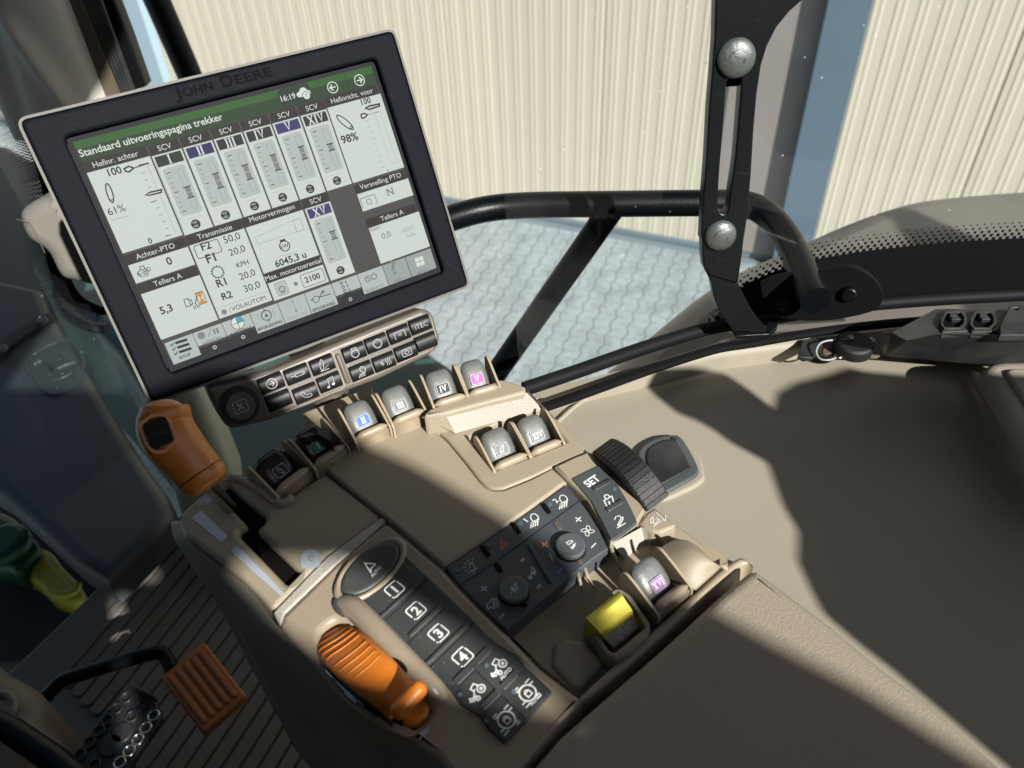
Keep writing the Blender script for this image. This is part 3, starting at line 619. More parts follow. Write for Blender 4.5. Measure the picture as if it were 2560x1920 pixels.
mb = MB(); x, y = nz.p('I', 1040, 712, .012); mb.slab(nz, ell(x, y, .0165, .0165, 36), .0032, .014, 'grip', .003); mb.slab(nz, ell(x-.003, y+.004, .003, .003, 16), .0142, .0165, 'steel', .001); mb.build('knob_cap', t, smooth=50)
mb = MB(); cb = [(1000, 685, .015), (900, 690, .012), (810, 710, .012), (775, 770, .008), (800, 820, .006), (860, 830, .006), (910, 815, .006)]
mb.tube([nz.w(*nz.p('I', u, v, h), h) for u, v, h in spl(cb, 5)], .0009, 'cable', 8); mb.build('cable', t, smooth=60)
for u, v in ((1155, 692), (1115, 795), (932, 800)):
    x, y = nz.p('I', u, v, .005); mb = MB(); mb.slab(nz, ell(x, y, .0038, .0038, 16), .0032, .006, 'steel', .0015); mb.build('screw', t)
mb = MB(); mb.slab(nz, nz.P('I', [(640, 830), (680, 710), (850, 690), (820, 740), (740, 840)]), .0003, .004, 'rubber', .001)
mb.build('rubber_patch', bpy.data.objects['side_trim'])

# ------------------------------------------------------------------ pedals and steering column, lower left
pz = HZ(-.98)
t = thing('orange_pedal', 'orange ribbed pedal pad on a bent dark steel arm', 'pedal', tuple(pz.w(*pz.p('M', 1400, 1100))))
o_ = pz.P('M', [(1408, 780), (1705, 1160), (1402, 1418), (1104, 1030)])
mb = MB(); mb.slab(pz, rnd(o_, .006), -.012, 0, 'pedal_o', .003)
A4 = [V(p) for p in o_]
for k in range(5):
    s0_, s1_ = .10+k*.17, .10+k*.17+.105
    f = lambda s_, t_: tuple((A4[3]*(1-s_)+A4[0]*s_)*(1-t_)+(A4[2]*(1-s_)+A4[1]*s_)*t_)
    mb.slab(pz, rnd([f(s0_, .08), f(s1_, .08), f(s1_, .92), f(s0_, .92)], .003), 0, .0035, 'pedal_o', .0016, seg=2)
mb.build('pad', t)
mb = MB(); ar = [(1185, 975, -.006), (1150, 900, -.004), (1090, 862, 0), (880, 912, .0), (640, 985, -.01), (440, 1050, -.02), (370, 1110, -.03), (270, 1220, -.05), (140, 1360, -.06)]
mb.tube([pz.w(*pz.p('M', u, v, h), h) for u, v, h in spl(ar, 5)], .0098, 'tubep', 12); mb.build('arm', t, smooth=60)
qz = HZ(-.94)
t = thing('studded_pedal', 'long black pedal covered in round metal studs', 'pedal', tuple(qz.w(*qz.p('M', 850, 1400))))
o_ = qz.P('M', [(400, 1800), (560, 1500), (700, 1290), (830, 1150), (870, 1128), (930, 1125), (1060, 1190), (1110, 1260), (1118, 1310), (1000, 1480), (860, 1700), (800, 1800)])
mb = MB(); mb.slab(qz, rnd(o_, .006), -.01, 0, 'pedal_b', .003); mb.build('tread_plate', t)
mb = MB(); mb.slab(qz, rnd(qz.P('M', [(915, 1130), (945, 1108), (1085, 1180), (1100, 1210), (1070, 1205)]), .003), .0, .012, 'pedal_b', .003); mb.build('lip', t)
for i, (u, v) in enumerate([(872, 1170), (805, 1245), (740, 1325), (680, 1400), (615, 1480), (550, 1565), (485, 1640), (970, 1225), (910, 1300), (1060, 1295), (1005, 1380), (950, 1460), (890, 1540), (825, 1620), (650, 1640), (760, 1700)]):
    x, y = qz.p('M', u, v, .003); mb = MB(); c_ = ell(x, y, .0080, .0080, 22); mb.slab(qz, c_, .0, .004, 'steel' if i in (9, 10, 11, 12, 13) else 'pedal_b', .0015, [ell(x, y, .0052, .0052, 22)]); mb.build('stud', t)
for u, v, r_ in ((840, 1410, .013), (760, 1500, .014)):
    x, y = qz.p('M', u, v, .003); mb = MB(); mb.slab(qz, ell(x, y, r_, r_, 30), .0, .0025, 'pedal_b', .0015); mb.build('plug', t)
cz2 = HZ(-.90)
t = thing('steering_column', 'brown moulded steering column foot in the lower left corner', 'steering column', tuple(cz2.w(*cz2.p('M', 100, 1400))))
mb = MB(); mb.slab(cz2, spl(cz2.P('M', [(-200, 880), (30, 960), (220, 1070), (270, 1180), (250, 1290), (330, 1400), (430, 1560), (440, 1800), (-300, 1900)]), 4, True), -.15, 0, 'column', .03, seg=5); mb.build('column_cover', t, smooth=60)
mb = MB(); x, y = cz2.p('M', -60, 1290, .03)
mb.tube([cz2.w(x+.024*math.cos(a), y+.024*math.sin(a), .03) for a in [2*math.pi*k/36 for k in range(37)]], .006, 'column', 12); mb.build('collar', t, smooth=60)
mb = MB(); mb.tube([cz2.w(*cz2.p('M', u, v, .05), .05) for u, v in ((-80, 1330), (80, 1400), (400, 1620), (560, 1760))], .014, 'tubep', 10); mb.build('lower_arm', t, smooth=60)

# ------------------------------------------------------------------ unseen slabs added behind the camera, cut to cast the cab shadows
ZR = .45
def up_to(z0, poly):
    k = (ZR-z0)/SUN.z; return [(x+SUN.x*k, y+SUN.y*k) for x, y in poly]
pz4 = HZ(-.40); rf = HZ(ZR)
b1 = [(470, 700), (560, 800), (640, 870), (745, 950), (864, 1023), (920, 1048), (983, 1083), (1058, 1130), (1101, 1155), (1176, 1201), (1248, 1233), (1268, 1290), (1262, 1345), (1305, 1400), (1380, 1400), (1440, 1350), (1481, 1331), (1563, 1366), (1708, 1449), (1889, 1544), (2070, 1659), (2300, 1800)]
b1 = up_to(-.40, pz4.P('D', b1[4:]))
L2 = [(512, 1226), (525, 1211), (614, 1207), (733, 1210), (783, 1225), (833, 1257), (924, 1319), (995, 1365), (1073, 1422), (1192, 1500), (1237, 1544), (1314, 1594), (1377, 1659), (1300, 1628), (1209, 1618), (1136, 1603), (1048, 1587), (980, 1547), (930, 1515), (745, 1490), (652, 1437), (560, 1340), (500, 1260)]
L2 = up_to(-.40, pz4.P('D', L2))
fl0 = HZ(-1.094)
H1 = up_to(-1.094, fl0.P('M', [(760, 300), (820, 235), (900, 300), (1000, 300), (1140, 250), (1090, 335), (1225, 340), (1205, 410), (810, 460)]))
H2 = up_to(-1.094, fl0.P('M', [(772, 520), (846, 520), (975, 1110), (860, 1125)]))
MO = CAM+V((-.2768, .4974, -.2109)); MX, MY = V((.8670, .4940, .0170)).normalized(), V((-.2340, .3840, .8938))
MS = Fr(tuple(MO), MX, MY-MX*MY.dot(MX))
def up_m(c, u, v):
    q = MS.w(*MS.p(c, u, v)); k = (3+ZR-q.z)/SUN.z; return (q.x+SUN.x*k, q.y+SUN.y*k)
b1 = [up_m('F', 700, 1480), up_m('F', 980, 1500), up_m('G', 90, 1050), up_m('G', 400, 1010), up_m('G', 560, 1180), up_m('G', 700, 1290)]+b1
outer = b1+[(1.5, -1.6), (1.4, -2.6), (-1.2, -2.6), (-1.2, .12), (.14, .12), (.14, b1[0][1]+.02)]
t = thing('cab_roof', 'cab roof and rear frame behind the viewer, shading the console', 'roof', tuple(rf.w(0, -1.5)))
mb = MB(); mb.slab(rf, outer, 0, .02, 'liner', 0, [L2, H1, H2]); mb.build('roof_panel', t)  # added slab edged along the console shadow, pierced where sun patches fall
DS = [(1420, 832), (1520, 828), (1567, 832), (1620, 843), (1677, 887), (1683, 903), (1655, 915), (1658, 925), (1655, 934), (1680, 951), (1727, 951), (1724, 925), (1733, 884), (1771, 862), (1833, 846), (1886, 828), (1927, 837), (2067, 850), (2150, 860), (2400, 900), (2650, 1400), (2400, 1850), (1930, 1450), (1853, 1390), (1821, 1331), (1790, 1267), (1790, 1200), (1753, 1140), (1714, 1037), (1646, 993), (1577, 956), (1555, 937), (1511, 912), (1464, 893), (1442, 871), (1426, 849)]
k = .45/SUN.z; ds = [(x+SUN.x*k, y+SUN.y*k) for x, y in tz.P('D', DS)]
mb = MB(); pt = [(x+SUN.x*k, y+SUN.y*k) for x, y in tz.P('I', [(1850, 1140), (1960, 1150), (2060, 1230), (2130, 1340), (2100, 1450), (1950, 1530), (1800, 1540), (1735, 1450), (1800, 1360), (1840, 1250)])]; mb.slab(HZ(-.475+.45), ds, 0, .02, 'liner', 0, [pt]); mb.build('rear_frame', t)  # added slab in the outline of the shadow on the side trim
mb = MB(); mb.slab(rf, [(-.60, .12), (1.0, .12), (1.0, 1.25), (-.60, 1.25)], 0, .03, 'liner'); mb.build('front_roof_panel', bpy.data.objects['cab_roof'])  # added overhead to hold back sky light
mb = MB(); mb.slab(Fr((-1.25, -1.2, 2.6), (0, 1, 0), (0, 0, 1)), rect(-1.4, -1.2, 1.6, .9), 0, .03, 'liner'); mb.build('far_side_panel', bpy.data.objects['cab_roof'])  # added at the left to lower the ambient light

mb = MB(); mb.slab(Fr((0, -1.35, 2.6), (1, 0, 0), (0, 0, 1)), rect(-1.2, -1.4, 1.4, .8), 0, .03, 'liner'); mb.build('rear_panel', bpy.data.objects['cab_roof'])  # added behind to block low sky light
mb = MB(); mb.slab(Fr((1.38, -1.2, 2.6), (0, 1, 0), (0, 0, 1)), rect(-.15, -.8, 1.1, .8), 0, .03, 'liner'); mb.build('near_side_panel', bpy.data.objects['cab_roof'])  # added at the right to dim the interior
# ================================================================== the armrest control console
ZT = -.400
kf = HZ(ZT); a, b = kf.p('N', 690, 640), kf.p('N', 1015, 345); KA = math.atan2(b[1]-a[1], b[0]-a[0])
C = HZ(ZT, KA)                                                     # console frame: x across, y forward, z up
con = thing('control_console', 'beige armrest control console crowded with levers, keys and dials', 'control console', tuple(C.w(*C.p('D', 1000, 1300))))
def part(mb, name, **k): k.setdefault('smooth', 40); return mb.build(name, con, **k)
# --- body skirt
deckL = C.P('K', [(135, 530), (160, 640), (330, 790), (560, 960), (690, 1110), (820, 1285)])+C.P('N', [(20, 700), (140, 850), (270, 1010), (390, 1150), (500, 1240), (700, 1370), (900, 1450), (1100, 1600), (1250, 1800)])
Lo = C.P('J', [(1255, 830), (1290, 950), (1350, 1110), (1430, 1270), (1520, 1390), (1640, 1520)], -.10)+C.P('M', [(1760, 760), (2000, 985), (2212, 1185)], -.10)+C.P('N', [(370, 1260), (560, 1440), (700, 1545), (850, 1659), (1000, 1800)], -.10)
def resamp(p, n):
    p = [V(q) for q in spl(p, 4)]; L = [0]
    for a, b in zip(p, p[1:]): L.append(L[-1]+(b-a).length)
    out = []; j = 0
    for k in range(n):
        d = L[-1]*k/(n-1)
        while j < len(L)-2 and L[j+1] < d: j += 1
        out.append(tuple(p[j].lerp(p[j+1], (d-L[j])/max(1e-9, L[j+1]-L[j]))))
    return out
A1, B1 = resamp(deckL, 40), resamp(Lo, 40); rings = []
for h, t_, bul in ((-.003, 0, 0), (-.012, .10, .004), (-.035, .36, .008), (-.065, .70, .007), (-.10, 1.0, 0), (-.13, .98, 0), (-.30, .7, 0)):
    row = []
    for p, q in zip(A1, B1): x, y = lerp(p, q, t_); row.append(C.w(x-bul, y-bul*.2, h))
    rings.append(row)
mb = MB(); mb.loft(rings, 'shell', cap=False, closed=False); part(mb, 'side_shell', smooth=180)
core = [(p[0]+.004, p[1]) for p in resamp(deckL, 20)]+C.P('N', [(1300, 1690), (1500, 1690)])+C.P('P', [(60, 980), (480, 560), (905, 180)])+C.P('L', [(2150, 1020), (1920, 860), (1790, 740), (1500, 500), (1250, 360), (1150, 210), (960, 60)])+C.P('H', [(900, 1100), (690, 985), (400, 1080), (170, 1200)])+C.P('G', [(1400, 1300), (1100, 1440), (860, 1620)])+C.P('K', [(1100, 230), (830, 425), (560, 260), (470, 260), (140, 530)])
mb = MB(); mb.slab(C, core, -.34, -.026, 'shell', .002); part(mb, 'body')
mb = MB(); cb = C.P('K', [(240, 430), (450, 235), (620, 180), (850, 70), (1100, -60)], -.06)+C.P('G', [(700, 1190), (1180, 1010), (1500, 1120), (1900, 980), (2100, 980)], -.06)+C.P('H', [(800, 980), (900, 1090)], -.06)+[(.05, .30), (-.1, .25)]
# --- gate panel for the orange lever
gate = C.P('K', [(135, 530), (150, 490), (270, 385), (390, 290), (450, 238), (510, 222), (570, 250), (700, 335), (830, 428), (900, 385), (1020, 300), (1142, 221), (1350, 385), (1530, 525), (1160, 785), (780, 1176), (690, 1075), (560, 950), (330, 780), (175, 660)])
hole = rnd(C.P('K', [(385, 350), (455, 290), (560, 380), (722, 520), (728, 560), (662, 622), (820, 765), (962, 905), (960, 955), (905, 995), (868, 985), (700, 810), (545, 655), (545, 620), (605, 585)]), .0035)
mb = MB(); mb.slab(C, rnd(gate, .004), -.024, 0, 'beige', .0035, [hole]); part(mb, 'gate_panel')
mb = MB(); mb.slab(C, hole if area(clean(hole)) > 0 else hole[::-1], -.012, -.006, 'pit'); part(mb, 'gate_boot')
mb = MB(); lp = C.P('K', [(470, 262), (560, 268), (700, 350), (830, 430), (920, 385)], .002); mb.tube([C.w(x, y, .001) for x, y in spl(lp, 5)], [.0015]+[.003]*19+[.001], 'beige', 10); part(mb, 'gate_ridge', smooth=60)
mb = MB(); mb.slab(C, C.P('K', [(640, 745), (660, 735), (705, 790), (690, 815)], -.006), -.02, -.006, 'cream'); part(mb, 'gate_stop')
zp = .0003
mb = MB(); mb.flat(C, C.P('J', [(1390, 765), (1578, 945), (1530, 985), (1325, 818)]), zp, 'silverw'); mb.flat(C, C.P('J', [(1638, 1004), (1595, 1046), (1940, 1355), (1972, 1342)]), zp, 'silverw')
mb.text(C, '2', C.p('J', 1352, 800), size=.0058, ang=.1, z=zp, mat='grey_print'); mb.text(C, '1', C.p('J', 1582, 1012), size=.0058, ang=.1, z=zp, mat='grey_print')
mb.flat(C, spl(C.P('J', [(1365, 738), (1385, 700), (1420, 670), (1450, 655), (1475, 645), (1482, 665), (1455, 700), (1450, 730), (1430, 718), (1405, 715)]), 3, True), zp, 'grey_print')
mb.stroke(C, C.P('J', [(1440, 725), (1385, 720), (1370, 745)]), .0006, zp, 'grey_print'); mb.stroke(C, C.P('J', [(1452, 660), (1478, 640), (1470, 670)]), .0009, zp, 'grey_print')
sn = C.p('K', 1045, 825); mb.flat(C, ell(*sn, .0062, .0080, 24, -.3), zp, 'silverw')
mb.stroke(C, C.P('K', [(1065, 815), (1050, 800), (1035, 808), (1030, 825), (1045, 838), (1060, 832)]), .0005, zp+.0002, 'shell'); mb.flat(C, C.P('K', [(985, 890), (975, 870), (1000, 860), (1040, 870), (1075, 850), (1060, 880), (1010, 890)]), zp+.0001, 'silverw')
mb.stroke(C, C.P('K', [(980, 872), (965, 862)]), .0006, zp, 'silverw'); mb.stroke(C, C.P('K', [(985, 868), (975, 850)]), .0006, zp, 'silverw'); part(mb, 'gate_marks', smooth=180)
# --- rough sloping strip
mb = MB(); mb.slab(C, rnd(C.P('K', [(1530, 524), (1562, 552), (1215, 858), (866, 1190), (826, 1284), (778, 1186), (1150, 800)]), .002), -.02, -.0004, 'silver', .0015); part(mb, 'rough_strip')
# --- key deck with the throttle well
deck = C.P('K', [(826, 1284), (835, 1215), (868, 1185), (1205, 855), (1566, 556), (1700, 660), (1950, 870)])+C.P('N', [(1128, 268), (1250, 400), (1560, 712), (1800, 960), (2085, 1175), (2088, 1205), (1900, 1420), (1690, 1659), (1600, 1740), (1200, 1740), (1100, 1600), (900, 1450), (700, 1370), (500, 1240), (390, 1150), (270, 1010), (140, 850)])
well = C.P('N', [(283, 760), (292, 700), (375, 638), (440, 650), (560, 720), (720, 850), (880, 1020), (985, 1100), (1035, 1230), (1000, 1320), (915, 1385), (840, 1370), (720, 1300), (560, 1190), (420, 1060), (340, 940), (300, 850)])
mb = MB(); mb.slab(C, rnd(deck, .004), -.024, 0, 'beige_gloss', .004, [spl(well, 3, True)]); part(mb, 'key_deck')
mb = MB(); hl = C.p('N', 250, 590); 
gr = spl([(440, 520, -.001), (520, 545, .005), (660, 680, .008), (850, 880, .008), (1010, 1050, .006), (1075, 1130, .001), (1060, 1200, -.004)], 5); pp = [C.w(*C.p('N', u, v, h), h-.004) for u, v, h in gr]
mb.tube(pp, [.004]+[.0085]*(len(pp)-2)+[.003], 'beige_gloss', 18, .8, (0, 0, 1)); part(mb, 'guard_rail', smooth=180)
mb = MB(); mb.slab(C, ell(*C.p('N', 430, 525, .004), .005, .008, 20), -.002, .003, 'keyrub', .002); part(mb, 'rubber_stop')
# turtle mark
tu = C.p('N', 1000, 1415); mb = MB(); mb.flat(C, spl(C.P('N', [(1030, 1385), (1005, 1385), (980, 1405), (972, 1430), (990, 1440), (1010, 1425), (1028, 1405)]), 3, True), zp, 'grey_print')
for q in ([(1015, 1390), (1035, 1370)], [(985, 1430), (965, 1468)], [(1000, 1435), (1000, 1450)], [(975, 1415), (962, 1420)]): mb.stroke(C, C.P('N', q), .0007, zp, 'grey_print')
part(mb, 'turtle_mark', smooth=180)
# --- throttle lever
mb = MB(); L_ = C.X; ctr = spl([(345, 700, -.008, .0105), (375, 735, .001, .0128), (440, 800, .010, .0135), (540, 890, .017, .0132), (650, 985, .020, .0125), (740, 1065, .0195, .0114), (800, 1125, .0180, .0108), (850, 1180, .0150, .0104)], 6)
rg = []; cp = []
for u, v, h, w_ in ctr:
    x, y = C.p('N', u, v, h); cp.append((V((x, y)), h, w_))
side = [[], []]
for i, (p, h, w_) in enumerate(cp):
    d = (cp[min(i+1, len(cp)-1)][0]-cp[max(0, i-1)][0]).normalized(); n = V((d.y, -d.x))*-1; ring = []
    for k in range(21):
        a = math.pi*k/20; cx, sy = math.cos(a), math.sin(a); sx = abs(cx)**.75*(1 if cx > 0 else -1); sz = sy**.8
        ring.append(C.w(p.x+n.x*w_*sx, p.y+n.y*w_*sx, h-.0065+.0065*sz))
    rg.append(ring)
    for q, e in ((0, 0), (1, 20)): side[q].append([ring[e], C.w(p.x+n.x*w_*(.96 if e == 0 else -.96), p.y+n.y*w_*(.96 if e == 0 else -.96), h-.009), C.w(p.x+n.x*w_*(.93 if e == 0 else -.93), p.y+n.y*w_*(.93 if e == 0 else -.93), -.02)])
mb.loft(rg, 'orange_t', cap=False, closed=False)
mb.add(rg[0], [tuple(range(21))], 'orange_t'); mb.add(rg[-1], [tuple(range(21))[::-1]], 'orange_t')
for q in side: mb.loft(q, 'key', cap=False, closed=False)
LS = side[0] if (side[0][9][0]-CAM).dot(V((1, 0, 0))) < (side[1][9][0]-CAM).dot(V((1, 0, 0))) else side[1]
for k in range(9):
    i = 5+k*2.2; j = int(i); p, h, w_ = cp[j]; d = (cp[j+1][0]-cp[j-1][0]).normalized(); n = V((-d.y, d.x)); ri = []
    for q in range(13):
        s_ = -1+2*q/12*(.90-.06*k/9)
        hh = h-.006+.006*max(0, 1-abs(s_)**2.6)**.5; ri.append(C.w(p.x+n.x*w_*s_*.97-d.x*.0025*(s_*s_), p.y+n.y*w_*s_*.97-d.y*.0025*(s_*s_), hh))
    mb.tube(ri, .0004, 'orange_t', 8)
tl = part(mb, 'throttle_lever', smooth=180, label='orange ribbed throttle lever')
def sub(mb, name, par, **k): k.setdefault('smooth', 45); return mb.build(name, par, **k)
a = C.w(*C.p('N', 785, 1308, .024), .024); b = C.w(*C.p('N', 998, 1072, .030), .030)
mb = MB(); mb.capsule(a, b, .0047, 'orange_t', (0, 0, 1), .95, 18); sub(mb, 'cross_bar', tl, smooth=180)
mb = MB(); mb.slab(C, rnd(C.P('N', [(760, 1190), (880, 1070), (885, 1080), (930, 1110), (820, 1250), (800, 1245)], .012), .003), .002, .0130, 'orange_t', .004, seg=4)
_m = MB(); _m.slab(C, rnd(C.P('N', [(700, 1150), (860, 1030), (890, 1030), (950, 1080), (805, 1275), (760, 1270)], .014), .003), .002, .0150, 'orange_t', .004, seg=4); sub(mb, 'neck', tl, smooth=60)
mb = MB(); mb.slab(C, rnd(C.P('N', [(850, 1290), (985, 1150), (1030, 1235), (1020, 1290), (940, 1350), (870, 1355), (832, 1335)], .001), .003), -.022, .001, 'orange_t', .0022, seg=4); sub(mb, 'lower_block', tl, smooth=60)
# chrome dial at its foot
mb = MB(); out_ = [LS[k][1].lerp(LS[k][2], .30)-(LS[10][1]-side[1 if LS is side[0] else 0][10][1]).normalized()*-.0012 for k in range(7, 32)]
mb.tube(out_[:9], .0015, 'chrome', 8); mb.tube(out_[12:17], .0013, 'chrome', 8); mb.tube(out_[18:], .0012, 'chrome', 8)
mb.tube([q+V((0, 0, .0045)) for q in out_[:20]], .0006, 'chrome', 6); part(mb, 'lever_trim', label='chrome trim on the throttle lever side', smooth=60)
mb = MB(); mb.slab(C, spl(C.P('N', [(330, 900), (380, 960), (480, 1060), (600, 1150), (700, 1210), (760, 1270), (820, 1330), (780, 1340), (640, 1270), (500, 1170), (400, 1050), (340, 960)], .0), 3, True), -.004, .0006, 'key', .0005)
mb.text(C, 'eco', C.p('N', 600, 1185, .001), C.p('N', 690, 1250, .001), z=.0009, mat='grey_print'); part(mb, 'dial_ring')
# --- key panel
kp = C.P('N', [(745, 210), (855, 185), (1018, 338), (1335, 640), (1430, 745), (1500, 800), (1570, 845), (1650, 885), (1700, 965), (1885, 1140), (1720, 1325), (1555, 1500), (1440, 1400), (1385, 1310), (1250, 1232), (1195, 1150), (1150, 1095), (1005, 975), (860, 810), (700, 640), (530, 490)])
z1 = .0016
mb = MB(); mb.slab(C, rnd(kp, .0015), -.004, z1, 'keyrub', .0008); pan = part(mb, 'key_panel')
def bar(par, c, p, q, wd, h0, h1, mat, name, bev=.0006):
    a, b = V(C.p(c, *p)), V(C.p(c, *q)); d = (b-a).normalized(); n = V((-d.y, d.x))*wd/2
    mb = MB(); mb.slab(C, rnd([tuple(a-n), tuple(b-n), tuple(b+n), tuple(a+n)], wd*.4, 3), h0, h1, mat, bev); return sub(mb, name, par)
for p, q, w_ in (((690, 640), (1017, 345), .0022), ((893, 768), (1130, 540), .0028), ((1003, 965), (1333, 650), .0025), ((1212, 1088), (1452, 846), .0045), ((1395, 1265), (1520, 1140), .0042), ((1530, 1125), (1640, 1012), .0042), ((1350, 965), (1712, 1312), .0036)):
    bar(pan, 'N', p, q, w_, z1-.001, z1+.0016, 'keyrub', 'key_divider')
cx, cy = C.p('N', 627, 278, .003); ax = V(C.p('N', 805, 112, .003))-V((cx, cy)); bx = V(C.p('N', 722, 350, .003))-V((cx, cy))
def el(s_): return [(cx+(ax.x*math.cos(t)+bx.x*math.sin(t))*s_, cy+(ax.y*math.cos(t)+bx.y*math.sin(t))*s_) for t in [2*math.pi*k/56 for k in range(56)]]
mb = MB(); mb.slab(C, el(1.24), -.002, .0036, 'beige_gloss', .0022, [el(1.0)]); part(mb, 'oval_bezel', smooth=60)
mb = MB(); mb.slab(C, el(.985), -.002, .0042, 'keyrub', .0022, seg=4); zz = .0044
def T(mb, c, s, p, q, z, mat='white', bold=.012, size=None, asp=1.0, fr=None):
    f = fr or C; mb.text(f, s, f.p(c, *p, z), f.p(c, *q, z), z=z, mat=mat, bold=bold, asp=asp)
def S_(mb, c, pts, w_, z, mat='white', closed=False, fr=None, sm=0):
    f = fr or C; q = f.P(c, pts, z); q = spl(q, sm, closed) if sm else q; mb.stroke(f, q, w_, z, mat, closed)
T(mb, 'N', 'AUTO', (640, 342), (703, 272), zz); S_(mb, 'N', [(625, 305), (585, 243), (660, 248)], .0008, zz); S_(mb, 'N', [(662, 250), (628, 280), (628, 312)], .0008, zz); sub(mb, 'auto_key', pan, label='oval AUTO key')
def numkey(c, u, v, s, quad):
    mb = MB(); mb.slab(C, rnd(C.P(c, quad, z1), .001), z1-.0005, z1+.0005, 'keyrub', .0003); z = z1+.0008; x, y = C.p(c, u, v, z); h = .0046
    for a0, a1 in ((8, 168), (188, 348)):
        R_ = rnd(rect(x-h, y-h, x+h, y+h), .0018, 4)
    R_ = rnd(rect(x-h, y-h, x+h, y+h), .0018, 4); n = len(R_); R_ = R_[2:]+R_[:2]
    per_ = [V(q) for q in R_]; per_.append(per_[0])
    full = []
    for a, b in zip(per_, per_[1:]):
        for k in range(6): full.append(tuple(a.lerp(b, k/6)))
    m_ = len(full); mb.stroke(C, full[4:int(m_*.42)], .0009, z, 'white'); mb.stroke(C, full[int(m_*.47):int(m_*.90)], .0009, z, 'white'); mb.stroke(C, full[int(m_*.93):]+full[:1], .0009, z, 'white')
    mb.text(C, s, (x, y), size=.0085, z=z, mat='white', bold=.035, center=True); sub(mb, 'number_key', pan, label='dark key printed '+s)
numkey('N', 792, 423, '1', [(600, 500), (835, 235), (1000, 345), (700, 615)]); numkey('N', 940, 570, '2', [(715, 655), (1030, 370), (1150, 485), (1120, 525), (880, 750), (855, 800)])
numkey('N', 1095, 727, '3', [(880, 800), (1140, 560), (1170, 505), (1315, 645), (1000, 940)]); numkey('N', 1263, 890, '4', [(1025, 975), (1340, 675), (1470, 810), (1200, 1080), (1150, 1075)])
def led(mb, c, u, v, z, r_=.0013, f=None): f = f or C; x, y = f.p(c, u, v, z); mb.slab(f, ell(x, y, r_, r_, 14), z-.0003, z+.0002, 'led', .0001)
def tractor(mb, c, u, v, s, z, f=None, ang=0.0, mat='white', w_=.0006):
    f = f or C; x, y = f.p(c, u, v, z); ca, sa = math.cos(ang), math.sin(ang); X = lambda L: [(x+(p*ca-q*sa)*s, y+(p*sa+q*ca)*s) for p, q in L]
    mb.stroke(f, X([(.1, .55), (-.1, .5), (-.75, .15), (-.8, -.1), (-.55, -.15)]), w_, z, mat); mb.stroke(f, X([(-.15, .5), (-.1, .95), (.55, .95), (.6, .45)]), w_, z, mat)
    mb.stroke(f, X(ell(.45, 0, .42, .42, 18)), w_, z, mat, True); mb.stroke(f, X(ell(.45, 0, .12, .12, 8)), w_, z, mat, True); mb.stroke(f, X(ell(-.6, -.22, .22, .22, 12)), w_, z, mat, True)
for quad, ld, kind, ic, au in (([(1370, 960), (1460, 855), (1560, 880), (1630, 930), (1620, 990), (1510, 1110)], (1427, 948), 't', (1525, 960), ((1535, 1055), (1605, 975))), ([(1240, 1095), (1345, 990), (1495, 1130), (1385, 1250), (1265, 1220)], (1243, 1150), 't', (1375, 1135), None),
        ([(1545, 1125), (1655, 1020), (1700, 985), (1860, 1140), (1725, 1290)], (1612, 1128), 'd', (1712, 1140), ((1740, 1232), (1812, 1155))), ([(1415, 1275), (1530, 1160), (1690, 1320), (1555, 1480), (1450, 1390)], (1427, 1335), 'd', (1565, 1325), None)):
    mb = MB(); mb.slab(C, rnd(C.P('N', quad, z1), .001), z1-.0005, z1+.0005, 'keyrub', .0003); z = z1+.0008; led(mb, 'N', *ld, z)
    if kind == 't':
        tractor(mb, 'N', ic[0], ic[1], .0052, z, ang=.25, w_=.0008); S_(mb, 'N', [(ic[0]-20, ic[1]+20), (ic[0]-48, ic[1]+50)], .0012, z); S_(mb, 'N', [(ic[0]-62, ic[1]+40), (ic[0]-58, ic[1]+66), (ic[0]-25, ic[1]+58)], .0012, z)
    else:
        x, y = C.p('N', *ic, z); mb.stroke(C, ell(x, y, .0045, .0045, 24), .0009, z, 'white', True); mb.stroke(C, rect(x-.0015, y-.002, x+.0015, y+.0008), .0007, z, 'white', True); mb.stroke(C, arc(x, y+.0008, .0011, 0, 180, 8), .0006, z, 'white')
        for sx in (-1, 1):
            for o_ in (-.0012, .0012): mb.stroke(C, [(x+sx*.0032, y+sx*.0034+o_), (x+sx*.0068, y+sx*.0034+o_)], .0008, z, 'white')
        for o_ in (.0046, .0060): mb.stroke(C, [(x-.004, y+o_), (x-.001, y+o_)], .0007, z, 'white'); mb.stroke(C, [(x+.001, y-o_), (x+.004, y-o_)], .0007, z, 'white')
    if au: T(mb, 'N', 'AUTO', *au, z, bold=.02)
    sub(mb, 'function_key', pan, label={('t', True): 'key with tractor and AUTO', ('t', False): 'key with tractor alone', ('d', True): 'key with locked axle and AUTO', ('d', False): 'key with locked axle alone'}[(kind, bool(au))])
# --- large top cover
edge = spl(C.P('L', [(312, 1155), (500, 1035), (730, 880), (950, 725), (1150, 578)]), 4)
cov = C.P('K', [(1146, 218), (1350, 380), (1562, 545), (1755, 705), (1955, 878)])[::1]+edge+C.P('L', [(1110, 535), (1055, 482), (900, 560), (720, 632), (650, 636), (600, 618), (550, 575), (470, 470), (330, 300), (140, 128)])+C.P('G', [(1480, 1262), (1300, 1330), (1100, 1430), (960, 1525), (868, 1595)])
mb = MB(); mb.slab(C, cov, -.024, .0022, 'beige', .002, seg=3); part(mb, 'top_cover')
